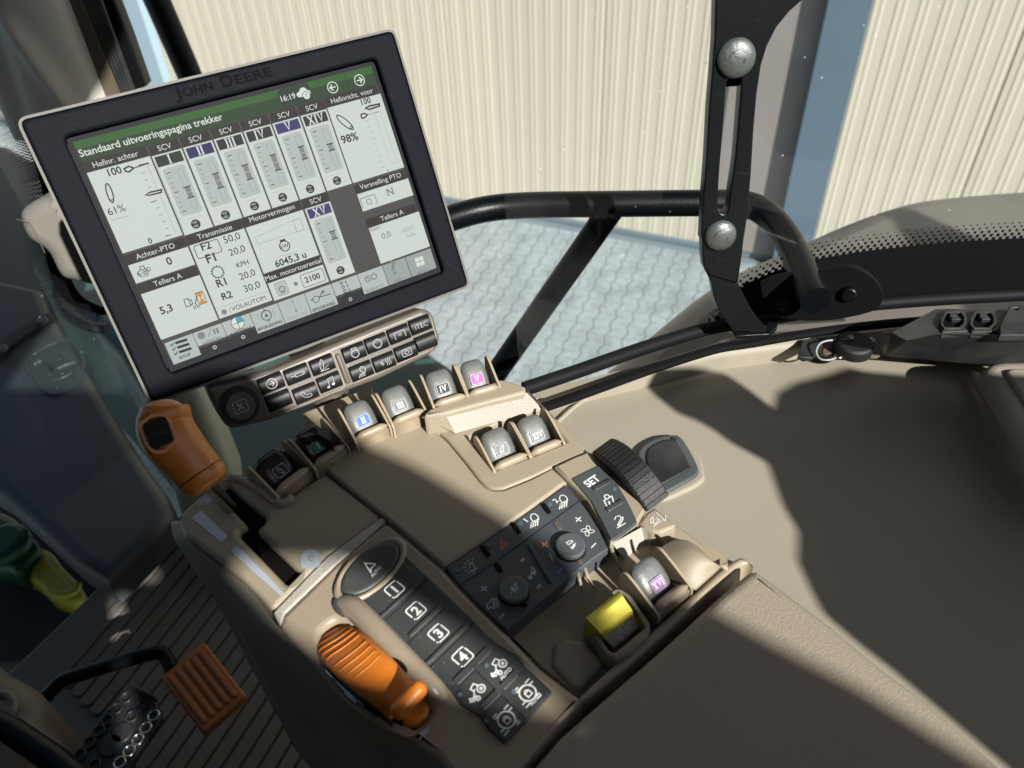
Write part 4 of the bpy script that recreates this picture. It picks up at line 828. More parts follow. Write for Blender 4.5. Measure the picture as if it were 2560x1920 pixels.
# --- side cover with the raised lever block
sc_o = C.P('L', [(146, 120), (335, 292), (475, 462), (555, 568), (605, 610), (655, 628), (722, 624), (900, 552), (1062, 474), (1300, 368), (1230, 290), (1165, 215), (1060, 120), (970, 55)])+C.P('H', [(880, 1065), (700, 1040), (300, 1180), (190, 1215)])
pit = C.P('L', [(480, 270), (520, 240), (760, 130), (970, 75), (1150, 300), (1130, 312), (905, 405), (650, 500)])
mb = MB(); mb.slab(C, sc_o, -.024, .0018, 'beige', .002, [pit]); part(mb, 'side_cover')
zb = .020
blk = C.P('H', [(150, 1222), (310, 1198), (600, 1120), (870, 1052), (868, 1010), (770, 975), (690, 958), (460, 1060), (200, 1165)], zb)
mb = MB(); mb.slab(C, rnd(blk, .003), -.03, zb, 'beige', .0025); part(mb, 'lever_platform', smooth=50)
sA = C.P('H', [(310, 1203), (600, 1125), (876, 1056)], zb-.0015); sB = C.P('H', [(385, 1335), (680, 1250), (985, 1165)], .0025)
mb = MB(); A_ = [C.w(*p, zb-.0015) for p in resamp(sA, 8)]; B_ = [C.w(*p, .0022) for p in resamp(sB, 8)]; mb.loft([A_, B_], 'silver', cap=False, closed=False)
l0 = C.w(*C.p('H', 150, 1225, zb-.003), zb-.003); mb.add([l0, A_[0], B_[0]], [(0, 1, 2)], 'beige'); mb.add([A_[-1], C.w(*C.p('H', 885, 1040, zb-.004), zb-.004), C.w(*C.p('H', 1100, 1260, .002), .002), B_[-1]], [(0, 1, 2, 3)], 'beige'); part(mb, 'block_slope', smooth=20)
# --- paddle levers
def lever(c, l0, l1, txt, lmat, h0, dark=False, fins=(1, 1), lean=0.0, tm='white', icon=False, lab=''):
    a, b = V(C.p(c, *l0, h0)), V(C.p(c, *l1, h0)); X = (b-a); Wd = X.length; f = C.at(a.x, a.y, math.atan2(X.y, X.x), h0)
    bm = 'beige_fine'
    mb = MB(); rg = []
    for k in range(15):
        s_ = k/14; e_ = min(1, 4.5*min(s_, 1-s_)+.12)**.6; x = Wd*(-.02+1.04*s_)
        rg.append([f.w(x, .0032+.0036*e_*math.cos(t)-.0012*math.sin(t), -.001+.0042*e_*math.sin(t)) for t in [2*math.pi*j/14 for j in range(14)]])
    mb.loft(rg, bm); mb.slab(f, rect(0.0003, -.0005, Wd-.0003, .0045), -.022, -.002, bm); part(mb, 'lever_lip', smooth=180)
    prof = [(-.0015, -.024), (-.0012, -.002)]+spl([(.0, .0), (.008, .0035), (.016, .0072), (.022, .0095), (.0258, .0102), (.029, .0085), (.0305, .004), (.031, -.004)], 3)+[(.031, -.024)]
    for i, x in enumerate((-.0012, Wd+.0012)):
        if not fins[i]: continue
        g_ = Fr(tuple(f.w(x-.0009, 0, 0)), f.Y, f.Z); mb = MB(); mb.slab(g_, prof, 0, .0018, bm, .0005, seg=2); part(mb, 'divider')
    mb = MB(); mb.slab(f, rect(0, .004, Wd, .032), -.026, -.021, 'pit'); part(mb, 'lever_well')
    lm = 'lever_blk' if dark else 'lever'; mb = MB(); x0, x1 = Wd*.03, Wd*.86; cx = (x0+x1)/2; hw = (x1-x0)/2
    sec = [(.0062, -.018, .98), (.0068, -.010, .98), (.0082, -.0035, .99), (.0118, .0020, 1), (.0165, .0062, .99), (.0205, .0090, .95), (.0238, .0104, .90), (.0272, .0098, .88), (.0296, .0055, .88), (.0305, -.004, .88), (.0300, -.018, .88)]
    rg = []
    for j, (y, z, wf) in enumerate(sec):
        y += lean*(z+.018)
        row = []; nxt = 18
        for k in range(nxt+1):
            s_ = -1+2*k/nxt; q = math.copysign(abs(s_)**.85, s_)
            sag = .0030*(abs(s_)**5); d = (V((sec[min(j+1, 10)][0]-sec[max(j-1, 0)][0], sec[min(j+1, 10)][1]-sec[max(j-1, 0)][1]))).normalized()
            row.append(f.w(cx+hw*wf*s_, y+d.y*sag, z-d.x*sag))
        rg.append(row)
    mb.loft(rg, lm, cap=False, closed=False)
    for e in (0, 18): mb.add([r_[e] for r_ in rg], [tuple(range(11)) if e else tuple(range(11))[::-1]], lm)
    lv = part(mb, 'paddle_lever', smooth=60, label=lab, sub=0)
    # label plate on the face
    p0, p1 = V(f.w(cx, .0118, .0020)), V(f.w(cx, .0165, .0062)); up = (p1-p0).normalized(); zf = f.X.cross(up)
    lf = Fr(tuple(p0.lerp(p1, .25)), f.X, up); off = .0010
    Rr = rnd(rect(-.0050, -.0040, .0050, .0040), .0012, 3); mb = MB(); mb.slab(lf, Rr, -.004, off, 'lever' if not dark else lm, .0002); mb.stroke(lf, inset(Rr, .0003), .00032, off+.0001, 'grey_print', True); mb.flat(lf, inset(Rr, .0006), off+.00005, lmat)
    if icon: mb.stroke(lf, ell(0, 0, .0010, .0028, 16, .35 if c != 'L' else -.7), .0004, off+.0002, tm, True); mb.stroke(lf, ell(.0003, -.0018, .0003, .0003, 6), .0003, off+.0002, tm, True)
    else: roman(mb, lf, txt, .0042, off+.0002, tm, .0080)
    sub(mb, 'label_plate', lv)
    return f
def roman(mb, f, s, H, z, mat, wd=None, cx=0, cy=0):
    cw = {'I': .42, 'V': .95, 'X': .95}; tot = sum(cw[q] for q in s)*H; k = H; x = cx-tot/2; sx = 1
    if wd and tot > wd: sx = wd/tot; x = cx-wd/2
    y0, y1 = cy-H/2, cy+H/2; T_ = H*.16
    for q in s:
        w_ = cw[q]*H*sx; c = x+w_/2; a = w_*.40
        if q == 'I': mb.stroke(f, [(c, y0), (c, y1)], T_*1.2*sx, z, mat); ends = [(c, y0), (c, y1)]
        elif q == 'V': mb.stroke(f, [(c-a*.72, y1), (c, y0+T_*.3), (c+a*.72, y1)], T_*sx, z, mat); ends = [(c-a*.72, y1), (c+a*.72, y1)]
        else: mb.stroke(f, [(c-a*.72, y1), (c+a*.72, y0)], T_*1.2*sx, z, mat); mb.stroke(f, [(c-a*.72, y0), (c+a*.72, y1)], T_*.8*sx, z, mat); ends = [(c-a*.72, y1), (c+a*.72, y1), (c-a*.72, y0), (c+a*.72, y0)]
        for ex, ey in ends: mb.stroke(f, [(ex-H*.15*sx, ey), (ex+H*.15*sx, ey)], T_*.6, z, mat)
        x += w_
lever('K', (820, 375), (1048, 200), '', 'lever_blk', .006, True, icon=True, lab='black paddle lever with hitch arm mark', tm='grey_print')
lever('G', (805, 1570), (1012, 1432), 'I', 'lbl_green', .008, True, lab='worn black paddle lever, green label I')
lever('G', (1090, 1385), (1303, 1290), 'II', 'lbl_blue', .012, lab='grey paddle lever, blue label II')
lever('G', (1345, 1275), (1555, 1188), 'III', 'lbl_grey', .014, lab='grey paddle lever, grey label III')
lever('G', (1630, 1155), (1842, 1088), 'IV', 'lever_blk', .020, lab='grey paddle lever, dark label IV')
lever('G', (1870, 1082), (2066, 1025), 'V', 'lbl_pink', .020, lab='grey paddle lever, pink label V')
lever('L', (665, 486), (888, 390), '', 'lbl_grey', .003, icon=True, lab='grey paddle lever with hitch arm mark')
lever('L', (918, 385), (1126, 298), 'XIV', 'lbl_grey', .003, lab='grey paddle lever, label XIV')
lever('L', (1795, 1470), (2005, 1300), 'XVI', 'lbl_purple', .004, lab='grey paddle lever, purple label XVI')
# base behind the upper lever row
mb = MB(); bb = C.P('G', [(700, 1190), (900, 1110), (1185, 1005), (1205, 1080), (1500, 1180), (1450, 1350), (1150, 1450), (860, 1560), (740, 1330)], -.016)
mb.slab(C, bb, -.06, -.016, 'beige', .003); mb.slab(C, C.P('K', [(600, 230), (620, 170), (700, 130), (830, 70), (1100, -20), (1180, 60), (1150, 200), (900, 380), (820, 400)], -.016), -.06, -.016, 'shell', .003); part(mb, 'lever_row_base')
mb = MB(); mb.slab(C, rnd(C.P('K', [(612, 215), (628, 172), (700, 140), (860, 68), (890, 80), (905, 105), (690, 205), (640, 245)], .004), .002), -.02, .004, 'lever_blk', .002)
sh = C.P('G', [(690, 1360), (745, 1330), (800, 1335), (850, 1310), (900, 1330), (915, 1400), (800, 1345), (740, 1375), (700, 1372)], .02); mb.slab(C, sh, .010, .0205, 'lever_blk', .0008); part(mb, 'worn_edge')
# --- climate and audio panel
cl = edge[::-1]+[]
cp_o = C.P('L', [(318, 1158), (500, 1042), (730, 888), (950, 735), (1152, 590), (1225, 680), (1300, 780), (1375, 900), (1440, 1035), (1330, 1110), (1080, 1310), (900, 1460), (738, 1600), (560, 1440), (415, 1290), (360, 1225)])
zc = .0012; PA = lambda: None
pf = C
a_, b_ = C.p('L', 415, 1290), C.p('L', 1250, 690)
mb = MB(); mb.slab(C, rnd(cp_o, .0015), -.02, zc, 'panel', .0012); mb.stroke(C, C.P('L', [(415, 1283), (640, 1130), (860, 975), (1060, 830), (1250, 692)], zc), .0004, zc+.0002, 'black'); mb.stroke(C, C.P('L', [(417, 1288), (642, 1135), (862, 980), (1062, 835), (1252, 697)], zc), .0002, zc+.0002, 'led')
cpn = part(mb, 'climate_panel')
for p, q, w_ in (((985, 728), (1035, 795), .0030), ((775, 862), (828, 932), .0030), ((562, 1018), (618, 1088), .0030), ((890, 1005), (1045, 1272), .0026)):
    bar(cpn, 'L', p, q, w_, zc-.0005, zc+.0014, 'black' if w_ > .0028 else 'panel', 'key_divider')
for (u, v), r_, sl1, sl2 in (((785, 1302), .0155, ((660, 1140), (700, 1200)), ((850, 1410), (868, 1440))), ((1178, 1000), .0155, ((1072, 850), (1110, 905)), ((1232, 1100), (1250, 1140)))):
    x, y = C.p('L', u, v, .006); x2, y2 = C.p('L', u-6, v+10, 0)
    a, b = V(C.p('L', u-104, v, .006)), V(C.p('L', u+104, v, .006)); r_ = (b-a).length/2
    mb = MB(); mb.slab(C, ell(x, y, r_*1.06, r_*1.06, 44), zc-.0005, zc+.0008, 'black', .0004); mb.slab(C, ell(x, y, r_*.90, r_*.90, 44), zc, .0035, 'black'); mb.slab(C, ell(x, y, r_, r_, 56), .0030, .0062, 'btn', .0009); z = .0064
    if u < 1000: S_(mb, 'L', [(755, 1310), (820, 1300)], .0006, z, 'grey_print'); S_(mb, 'L', [(795, 1265), (770, 1340)], .0006, z, 'grey_print'); S_(mb, 'L', [(765, 1290), (808, 1335)], .0006, z, 'grey_print'); S_(mb, 'L', [(795, 1265), (805, 1285), (800, 1330)], .0006, z, 'grey_print')
    else:
        S_(mb, 'L', [(1150, 985), (1170, 975), (1190, 972), (1195, 980), (1165, 1000)], .0006, z, 'white', True); mb.flat(C, C.P('L', [(1195, 1000), (1215, 985), (1210, 1010), (1195, 1030), (1188, 1025)], z), z, 'white'); S_(mb, 'L', [(1180, 1012), (1190, 1030)], .0007, z, 'white')
    k_ = sub(mb, 'dial', cpn, label='round mute dial' if u < 1000 else 'round airflow dial')
    for s_ in (sl1, sl2): bar(cpn, 'L', *s_, .0034, zc-.0004, zc+.0006, 'black' if u < 1000 else 'trim_dark', 'dial_slot', .0003)
mb = MB(); z = zc+.0003; W_ = 'white'; G_ = 'grey_print'
def plus(u, v, s, mat, minus=False):
    x, y = C.p('L', u, v, z); mb.stroke(C, [(x-s, y), (x+s, y)], .0008, z, mat)
    if not minus: mb.stroke(C, [(x, y-s), (x, y+s)], .0008, z, mat)
plus(580, 1303, .0024, G_); plus(705, 1490, .0024, G_, True); plus(1233, 825, .0024, W_); plus(1338, 1005, .0024, W_, True); plus(998, 998, .0026, 'orange_p'); plus(1106, 1180, .0026, 'blue_p', True)
S_(mb, 'L', [(1035, 1060), (1055, 1110)], .0006, z, W_)
for u in (0,):
    S_(mb, 'L', [(600, 1410), (625, 1395), (638, 1370), (650, 1440), (628, 1432), (608, 1445)], .0006, z, G_, True)
    for k in range(3): S_(mb, 'L', [(640+k*12, 1372-k*4), (652+k*13, 1395), (652+k*14, 1430+k*4)], .0006, z, G_, sm=4)
S_(mb, 'L', [(905, 1215), (912, 1155), (935, 1180), (930, 1195)], .0006, z, G_)
for u, v in ((900, 1228), (925, 1195)): x, y = C.p('L', u, v, z); mb.flat(C, ell(x, y, .0016, .0013, 12, .4), z, G_)
mb.flat(C, C.P('L', [(828, 1105), (858, 1095), (846, 1125)], z), z, G_); S_(mb, 'L', [(850, 1088), (862, 1110)], .0005, z, G_); mb.flat(C, C.P('L', [(948, 1285), (978, 1270), (970, 1300)], z), z, G_); S_(mb, 'L', [(945, 1292), (958, 1312)], .0005, z, G_)
x, y = C.p('L', 1297, 905, z)
for k in range(4):
    a = k*math.pi/2+.5; mb.stroke(C, ell(x+.0023*math.cos(a), y+.0023*math.sin(a), .0019, .0012, 12, a+.4), .0005, z, W_, True)
for u, v in ((397, 1177), (617, 1005), (829, 853), (1035, 718)): led(mb, 'L', u, v, z, .0016)
S_(mb, 'L', [(695, 958), (752, 998), (700, 1035)], .0006, z, 'red_p', True); S_(mb, 'L', [(705, 978), (732, 998), (708, 1015)], .0005, z, 'red_p', True)
for cu, cv, n_ in ((930, 815, '1'), (1130, 685, '2')):
    x, y = C.p('L', cu, cv, z); mb.stroke(C, ell(x, y, .0024, .0034, 20, -.5), .0007, z, W_, True); mb.text(C, n_, C.p('L', cu-48, cv+30, z), size=.0055, z=z, mat=W_, bold=.02)
    for k in range(4): S_(mb, 'L', [(cu-22+k*15, cv+40-k*9+4), (cu-28+k*16, cv+72-k*6)], .0008, z, W_)
    S_(mb, 'L', [(cu-26, cv+38), (cu+28, cv+6)], .0006, z, W_)
S_(mb, 'L', [(480, 1165), (485, 1130), (500, 1125), (520, 1165)], .0006, z, G_); S_(mb, 'L', [(490, 1185), (535, 1165)], .0008, z, G_)
for a in range(7): 
    x, y = C.p('L', 497, 1150, z); t_ = math.radians(40+a*33); mb.stroke(C, [(x+.0036*math.cos(t_), y+.0036*math.sin(t_)), (x+.0058*math.cos(t_), y+.0058*math.sin(t_))], .0005, z, G_)
sub(mb, 'panel_symbols', cpn, smooth=180)
# --- SET panel, ribbed wheel, tab
so_ = C.P('L', [(1064, 476), (1180, 420), (1300, 370), (1350, 385), (1440, 440), (1530, 530), (1610, 640), (1660, 730), (1690, 770), (1645, 850), (1560, 915), (1450, 1010), (1440, 960), (1380, 850), (1290, 700), (1160, 575)], .002)
mb = MB(); mb.slab(C, rnd(so_, .001), -.02, .0045, 'beige', .0018); part(mb, 'set_surround')
si = C.P('L', [(1188, 548), (1280, 500), (1375, 455), (1440, 505), (1500, 580), (1560, 680), (1605, 765), (1640, 845), (1550, 915), (1462, 975), (1400, 850), (1320, 700)], .005)
mb = MB(); mb.slab(C, rnd(si, .001), .003, .0056, 'panel_gloss', .0006); z = .0058
T(mb, 'L', 'SET', (1303, 605), (1388, 548), z, bold=.03, asp=1.15)
S_(mb, 'L', [(1410, 695), (1465, 665), (1482, 725), (1438, 750)], .0008, z, W_, True); S_(mb, 'L', [(1425, 688), (1412, 665), (1425, 655), (1442, 660), (1450, 675)], .0008, z, W_, sm=3); S_(mb, 'L', [(1443, 700), (1452, 725)], .0011, z, W_)
S_(mb, 'L', [(1500, 885), (1560, 850)], .0007, z, W_); S_(mb, 'L', [(1505, 865), (1530, 815), (1540, 810), (1540, 825), (1515, 868)], .0007, z, W_, True); S_(mb, 'L', [(1483, 830), (1490, 808), (1515, 800), (1530, 812)], .0006, z, W_)
led(mb, 'L', 1482, 612, z, .0015); sp = part(mb, 'set_panel', label='dark SET key panel')
bar(sp, 'L', (1335, 662), (1455, 595), .0034, .005, .0068, 'keyrub', 'key_divider'); bar(sp, 'L', (1425, 805), (1540, 735), .0034, .005, .0068, 'keyrub', 'key_divider')
# wheel: a cylinder lying across, its rim rising through the cover
mb = MB(); cA, cB = V((*C.p('L', 1330, 372, .006), .006)), V((*C.p('L', 1690, 742, .004), .004)); dd = (cB-cA); hl = dd.length/2; sag = .0125; Rw = (hl*hl+sag*sag)/(2*sag)
mid = (cA+cB)/2; Fd = dd.normalized(); Ax = V((0, 0, 1)).cross(Fd).normalized(); upv = Fd.cross(Ax)
if upv.z < 0: upv = -upv
if Ax.x < 0: Ax = -Ax
u0_ = upv; upv = (u0_*math.cos(.25)-Ax*math.sin(.25)).normalized(); Aw = (Ax*math.cos(.25)+u0_*math.sin(.25)).normalized()
cc = mid-upv*(Rw-sag); nseg = 90; a_half = math.asin(hl/Rw)*1.12
W3 = lambda p: C.w(p.x, p.y, p.z)
rg = []; wdth = .0190
for j, (o_, rr) in enumerate(((0, .965), (.0008, .993), (.002, 1.0), (wdth-.003, 1.0), (wdth-.001, .99), (wdth, .95))):
    rg.append([W3(cc+Aw*o_+(Fd*math.sin(a)+upv*math.cos(a))*Rw*rr) for a in [a_half*(-1+2*k/nseg) for k in range(nseg+1)]])
mb.loft(rg, 'grip', cap=False, closed=False)
rgs = [[W3(cc+(Fd*math.sin(a)+upv*math.cos(a))*Rw*rr) for a in [a_half*(-1+2*k/nseg) for k in range(nseg+1)]] for rr in (.60, .968)]; mb.loft(rgs, 'grip', cap=False, closed=False)
for k in range(17):
    a = a_half*(-.93+1.86*k/16); da = .036*1.0
    ring = []
    for rr in (.985, 1.022):
        for (o_, aa) in ((.0012, a-da), (wdth-.0015, a-da), (wdth-.0015, a+da), (.0012, a+da)): ring.append(W3(cc+Aw*o_+(Fd*math.sin(aa)+upv*math.cos(aa))*Rw*rr))
    mb.add(ring, [(4, 5, 6, 7), (0, 1, 5, 4), (1, 2, 6, 5), (2, 3, 7, 6), (3, 0, 4, 7)], 'grip')
part(mb, 'ribbed_wheel', label='black ribbed thumb wheel')
mb = MB(); mb.slab(C, rnd(C.P('L', [(1650, 845), (1700, 775), (1765, 735), (1915, 862), (1880, 885), (1800, 918), (1740, 912), (1680, 880)], .001), .002), -.03, .001, 'beige', .0025)
z = .0013; S_(mb, 'L', [(1770, 775), (1835, 835), (1835, 800)], .0005, z, W_); S_(mb, 'L', [(1835, 833), (1812, 828)], .0005, z, W_); S_(mb, 'L', [(1735, 850), (1733, 820), (1748, 808), (1755, 850)], .0006, z, W_, True); S_(mb, 'L', [(1750, 875), (1790, 825), (1770, 818)], .0005, z, W_); S_(mb, 'L', [(1755, 870), (1805, 835)], .0005, z, W_); part(mb, 'wheel_tab')
mb = MB(); qa = C.P('L', [(1468, 992), (1668, 880), (1770, 925), (1860, 985)], .002); qb = C.P('L', [(1550, 1085), (1700, 980), (1850, 1000), (1960, 1060)], -.010)
mb.loft([[C.w(*p, .002) for p in qa], [C.w(*p, -.012) for p in qb]], 'silver', cap=False, closed=False); part(mb, 'chamfer', smooth=20)
# --- tray below the panel
tr = C.P('L', [(735, 1605), (1000, 1385), (1200, 1215), (1445, 1035), (1550, 1080), (1770, 925), (1920, 870), (2212, 1080)], -.012)+C.P('P', [(905, 180), (600, 440), (260, 770), (90, 850)], -.012)+C.P('N', [(2085, 1180), (1800, 960), (1560, 712)], -.012)
mb = MB(); mb.slab(C, tr, -.024, -.012, 'beige', .001); part(mb, 'tray')
mb = MB(); p_ = C.P('P', [(-30, 560), (20, 530), (120, 545), (215, 645), (100, 775), (60, 770), (-40, 660)], -.011); mb.slab(C, rnd(p_, .004), -.013, -.009, 'beige', .003); part(mb, 'tray_pad')
mb = MB(); rm = spl(C.P('P', [(95, 835), (270, 700), (450, 545), (650, 360), (800, 225), (880, 165), (925, 175)], .0), 3); rm2 = spl(C.P('P', [(60, 830), (240, 660), (420, 500), (610, 330), (760, 195), (840, 140), (870, 130)], .0), 3)
mb.slab(C, rm+rm2[::-1], -.024, -.001, 'beige_fine', .0025); part(mb, 'rear_rim', smooth=50)
mb = MB(); rw = []
for k, t_ in enumerate((0, .2, .4, .6, .8, 1.0)):
    ro = []
    for j in range(13):
        s_ = j/12; u = 470+s_*(800-470)*1.0; top_ = (470+s_*330, 100-60*math.sin(math.pi*min(1, s_*1.25))+(s_**2)*110); bt = (640+s_*160, 295-s_*140)
        uu = top_[0]+(bt[0]-top_[0])*t_; vv = top_[1]+(bt[1]-top_[1])*t_; h = .003+.010*math.sin(math.pi*t_**.8)*math.sin(math.pi*min(1, .15+s_*.85)); ro.append(C.w(*C.p('P', uu, vv, h), h))
    rw.append(ro)
mb.loft(rw, 'beige', cap=False, closed=False); mb.slab(C, C.P('P', [(480, 110), (600, 60), (740, 100), (800, 155), (650, 290)], -.001), -.02, -.001, 'beige_fine'); part(mb, 'dome_cover', smooth=180)
for pts in ([(1225, 1215), (1248, 1270), (1258, 1290)], [(1265, 1170), (1300, 1230), (1355, 1285)], [(1450, 1040), (1490, 1100), (1545, 1165)]):
    mb = MB(); mb.tube([C.w(*C.p('L', u, v, -.006), h) for (u, v), h in zip(pts, (-.001, -.006, -.011))], [.0013, .0010, .0004], 'beige_fine', 8); part(mb, 'rib', smooth=180)
# --- yellow power take-off switch in its dark cup
cup = C.P('L', [(1268, 1530), (1300, 1480), (1500, 1300), (1560, 1308), (1650, 1420), (1738, 1560), (1700, 1640), (1600, 1740), (1490, 1790), (1430, 1760), (1350, 1640)], .004)
mb = MB(); mb.slab(C, rnd(cup, .003), -.014, .003, 'shell', .0025, [rnd(C.P('L', [(1300, 1530), (1510, 1330), (1570, 1370), (1700, 1560), (1480, 1740), (1440, 1720)], .003), .002)]); mb.slab(C, C.P('L', [(1300, 1530), (1510, 1330), (1700, 1560), (1480, 1740)], -.008), -.014, -.008, 'shell')
cu = part(mb, 'switch_cup', label='dark cup of the yellow switch', smooth=50)
mb = MB(); ya = [(1290, 1500), (1380, 1425), (1450, 1365), (1510, 1318)]; rg = []
for t_, h in ((0, .013), (.12, .0155), (.3, .0155), (.45, .0135), (.55, .0128), (.7, .0118), (1, .010)):
    row = []
    for j in range(13):
        s_ = j/12; top_ = lerp((1285, 1505), (1512, 1318), s_); bt = lerp((1385, 1612), (1606, 1452), s_); uv = lerp(top_, bt, t_); hh = h-.0035*math.sin(math.pi*s_)*(1-t_*.5)*(1 if t_ > 0 else 1); row.append(C.w(*C.p('L', *uv, hh), hh))
    rg.append(row)
f0 = [C.w(*C.p('L', *lerp((1425, 1650), (1615, 1490), j/12), -.002), -.004) for j in range(13)]; rg.append(f0); b0 = [q-C.Z*.02 for q in rg[0]]
mb.loft([b0]+rg, 'yellow', cap=False, closed=False)
for e in (0, 12): mb.add([b0[e]]+[r_[e] for r_ in rg], [tuple(range(len(rg)+1)) if e else tuple(range(len(rg)+1))[::-1]], 'yellow')
for t_ in (.22, .36):
    mb.tube([C.w(*C.p('L', *lerp(lerp((1285, 1505), (1512, 1318), s_), lerp((1385, 1612), (1606, 1452), s_), t_), .012), .0158-.0033*math.sin(math.pi*s_)-(t_*.006)) for s_ in [.04+.92*k/10 for k in range(11)]], .0007, 'yellow', 6)
ys = sub(mb, 'yellow_rocker', cu, smooth=60)
mb = MB(); fa, fb = C.p('P', 232, 520, -.001), C.p('P', 345, 425, -.001); face = [C.w(*C.p('L', 1390, 1620, .001), .001), C.w(*C.p('L', 1612, 1470, .001), .001), C.w(*C.p('L', 1668, 1560, -.004), -.004), C.w(*C.p('L', 1480, 1715, -.004), -.004)]
mb.add(face, [(0, 3, 2, 1)], 'shell'); ffr = Fr(tuple(face[3]), face[2]-face[3], face[0]-face[3])
tractor(mb, 'P', 308, 505, .0050, .0004, f=ffr, mat='grey_print', w_=.0004)
x, y = ffr.p('P', 335, 478, .0005); mb.stroke(ffr, [(x-.002, y-.002), (x-.002, y+.0025), (x+.003, y+.0025), (x+.003, y+.001)], .0004, .0005, 'grey_print'); mb.stroke(ffr, ell(x, y, .0012, .0012, 10), .0004, .0005, 'grey_print', True); sub(mb, 'switch_face', cu, smooth=180)
# --- armrest pad
ar = C.P('P', [(0, 975), (240, 765), (480, 560), (760, 305), (905, 185), (945, 178), (1100, 292), (1300, 440), (1500, 608), (1760, 800), (2120, 1120), (2250, 1230)], .010)+C.P('P', [(1500, 1350), (400, 1300), (-60, 1290), (-150, 1150)], .010)
mb = MB(); mb.slab(C, rnd(ar, [.002, .001, .001, .001, .004]+[.004]*(len(ar)-5)), -.05, .008, 'leather', .007, seg=6); part(mb, 'armrest_pad', smooth=60)
# --- orange shift lever
gl_k = [(1140, 28, .090, .006, 0), (1139, 38, .089, .0145, 0), (1137, 55, .088, .0195, 0), (1134, 90, .086, .0222, 0), (1134, 140, .082, .0234, 0), (1146, 200, .078, .0240, 0), (1180, 265, .074, .0240, 0), (1230, 330, .069, .0232, 0), (1290, 400, .063, .0222, 0), (1345, 465, .058, .0213, 0), (1382, 510, .0545, .0208, 0)]
gl_e = [(1385, 513, .0543, .0200, 0), (1388, 517, .0541, .0208, 0), (1412, 545, .052, .0204, 0), (1432, 572, .050, .0194, 0), (1446, 590, .0485, .0172, 0), (1453, 599, .048, .0130, 0), (1456, 603, .0478, .006, 0)]
gl_c = spl(gl_k, 4)+gl_e
mb = MB(); rg = []; cen = []
for u, v, h, w_, e in gl_c: cen.append(V(C.w(*C.p('J', u, v, h), h)))
axis = (cen[-6]-cen[18]).normalized(); nk = len(spl(gl_k, 4))
for i, (u, v, h, w_, e) in enumerate(gl_c):
    d = (cen[min(i+2, len(cen)-1)]-cen[max(i-2, 0)]).normalized(); d = (d+axis*(.6 if i > 8 else .2)).normalized(); vw = (CAM-cen[i]).normalized(); sx = d.cross(vw).normalized(); tz_ = sx.cross(d).normalized()
    w_ *= .68; ring = []
    for k in range(32):
        a = 2*math.pi*k/32; c_, s_ = math.cos(a), math.sin(a); ring.append(cen[i]+sx*w_*math.copysign(abs(c_)**.8, c_)+tz_*w_*.92*math.copysign(abs(s_)**.8, s_))
    rg.append(ring)
gv = MB(); a, b = C.w(*C.p('J', 1420, 560, .045), .045), C.w(*C.p('J', 1600, 720, 0), -.01)
gv.tube([a, b, C.w(*C.p('J', 1690, 800, -.02), -.03)], .0045, 'steel', 16); sl_ = part(gv, 'shift_lever', smooth=60, label='steel shift lever with orange grip')
mb.loft(rg[:nk], 'orange', cap=True); mb.build('orange_grip', sl_, smooth=50)
mb = MB(); mb.loft(rg[nk:], 'orange'); mb.build('grip_collar', sl_, smooth=50)
cen = [cen[4], cen[8], cen[12], cen[18], cen[24], cen[32]]; cen[3] = V(C.w(*C.p('J', 1105, 235, .076), .076)); cen[2] = V(C.w(*C.p('J', 1100, 200, .078), .078))
o = cen[3].lerp(cen[2], .45); vw = (CAM-o).normalized(); ax_ = (cen[5]-cen[2]).normalized()
tf = Fr(tuple(o), (1, 0, 0), None, vw)
def onc(c, u, v, h): x, y = tf.p(c, u, v, h); return (x, y)
hh_ = .0165
rec = rnd([onc('J', u, v, hh_+.001) for u, v in ((985, 175), (1060, 118), (1140, 118), (1165, 160), (1192, 240), (1185, 290), (1130, 345), (1075, 350), (1035, 310))], .002)
mb = MB(); ccw_ = rec if area(clean(rec)) > 0 else rec[::-1]
mb.slab(tf, inset(clean(ccw_), -.0022), .006, hh_+.0022, 'orange', .0020, [clean(ccw_)], seg=4); mb.flat(tf, rec, hh_-.0006, 'black'); mb.build('wheel_recess', sl_, smooth=60)
mb = MB(); p0, p1 = V(tf.w(*onc('J', 1006, 238, hh_+.004), hh_-.003)), V(tf.w(*onc('J', 1165, 178, hh_+.004), hh_-.003)); axw = (p1-p0).normalized()
dn = tf.Z.cross(axw).normalized(); Rr = .0085; ctr_ = [p0+dn*-.0, p1+dn*-.0]; sgn = -1 if dn.z > 0 else 1; off = dn*sgn*.002
mb.tube([p0+off, p1+off], Rr, 'key', 40, 1, tf.Z)
for k in range(26):
    a = 2*math.pi*k/26; r3 = tf.Z*math.cos(a)+dn*math.sin(a); mb.tube([p0+off+r3*Rr+axw*.001, p1+off+r3*Rr-axw*.001], .0007, 'key', 5)
mb.build('thumb_wheel', sl_, smooth=50)
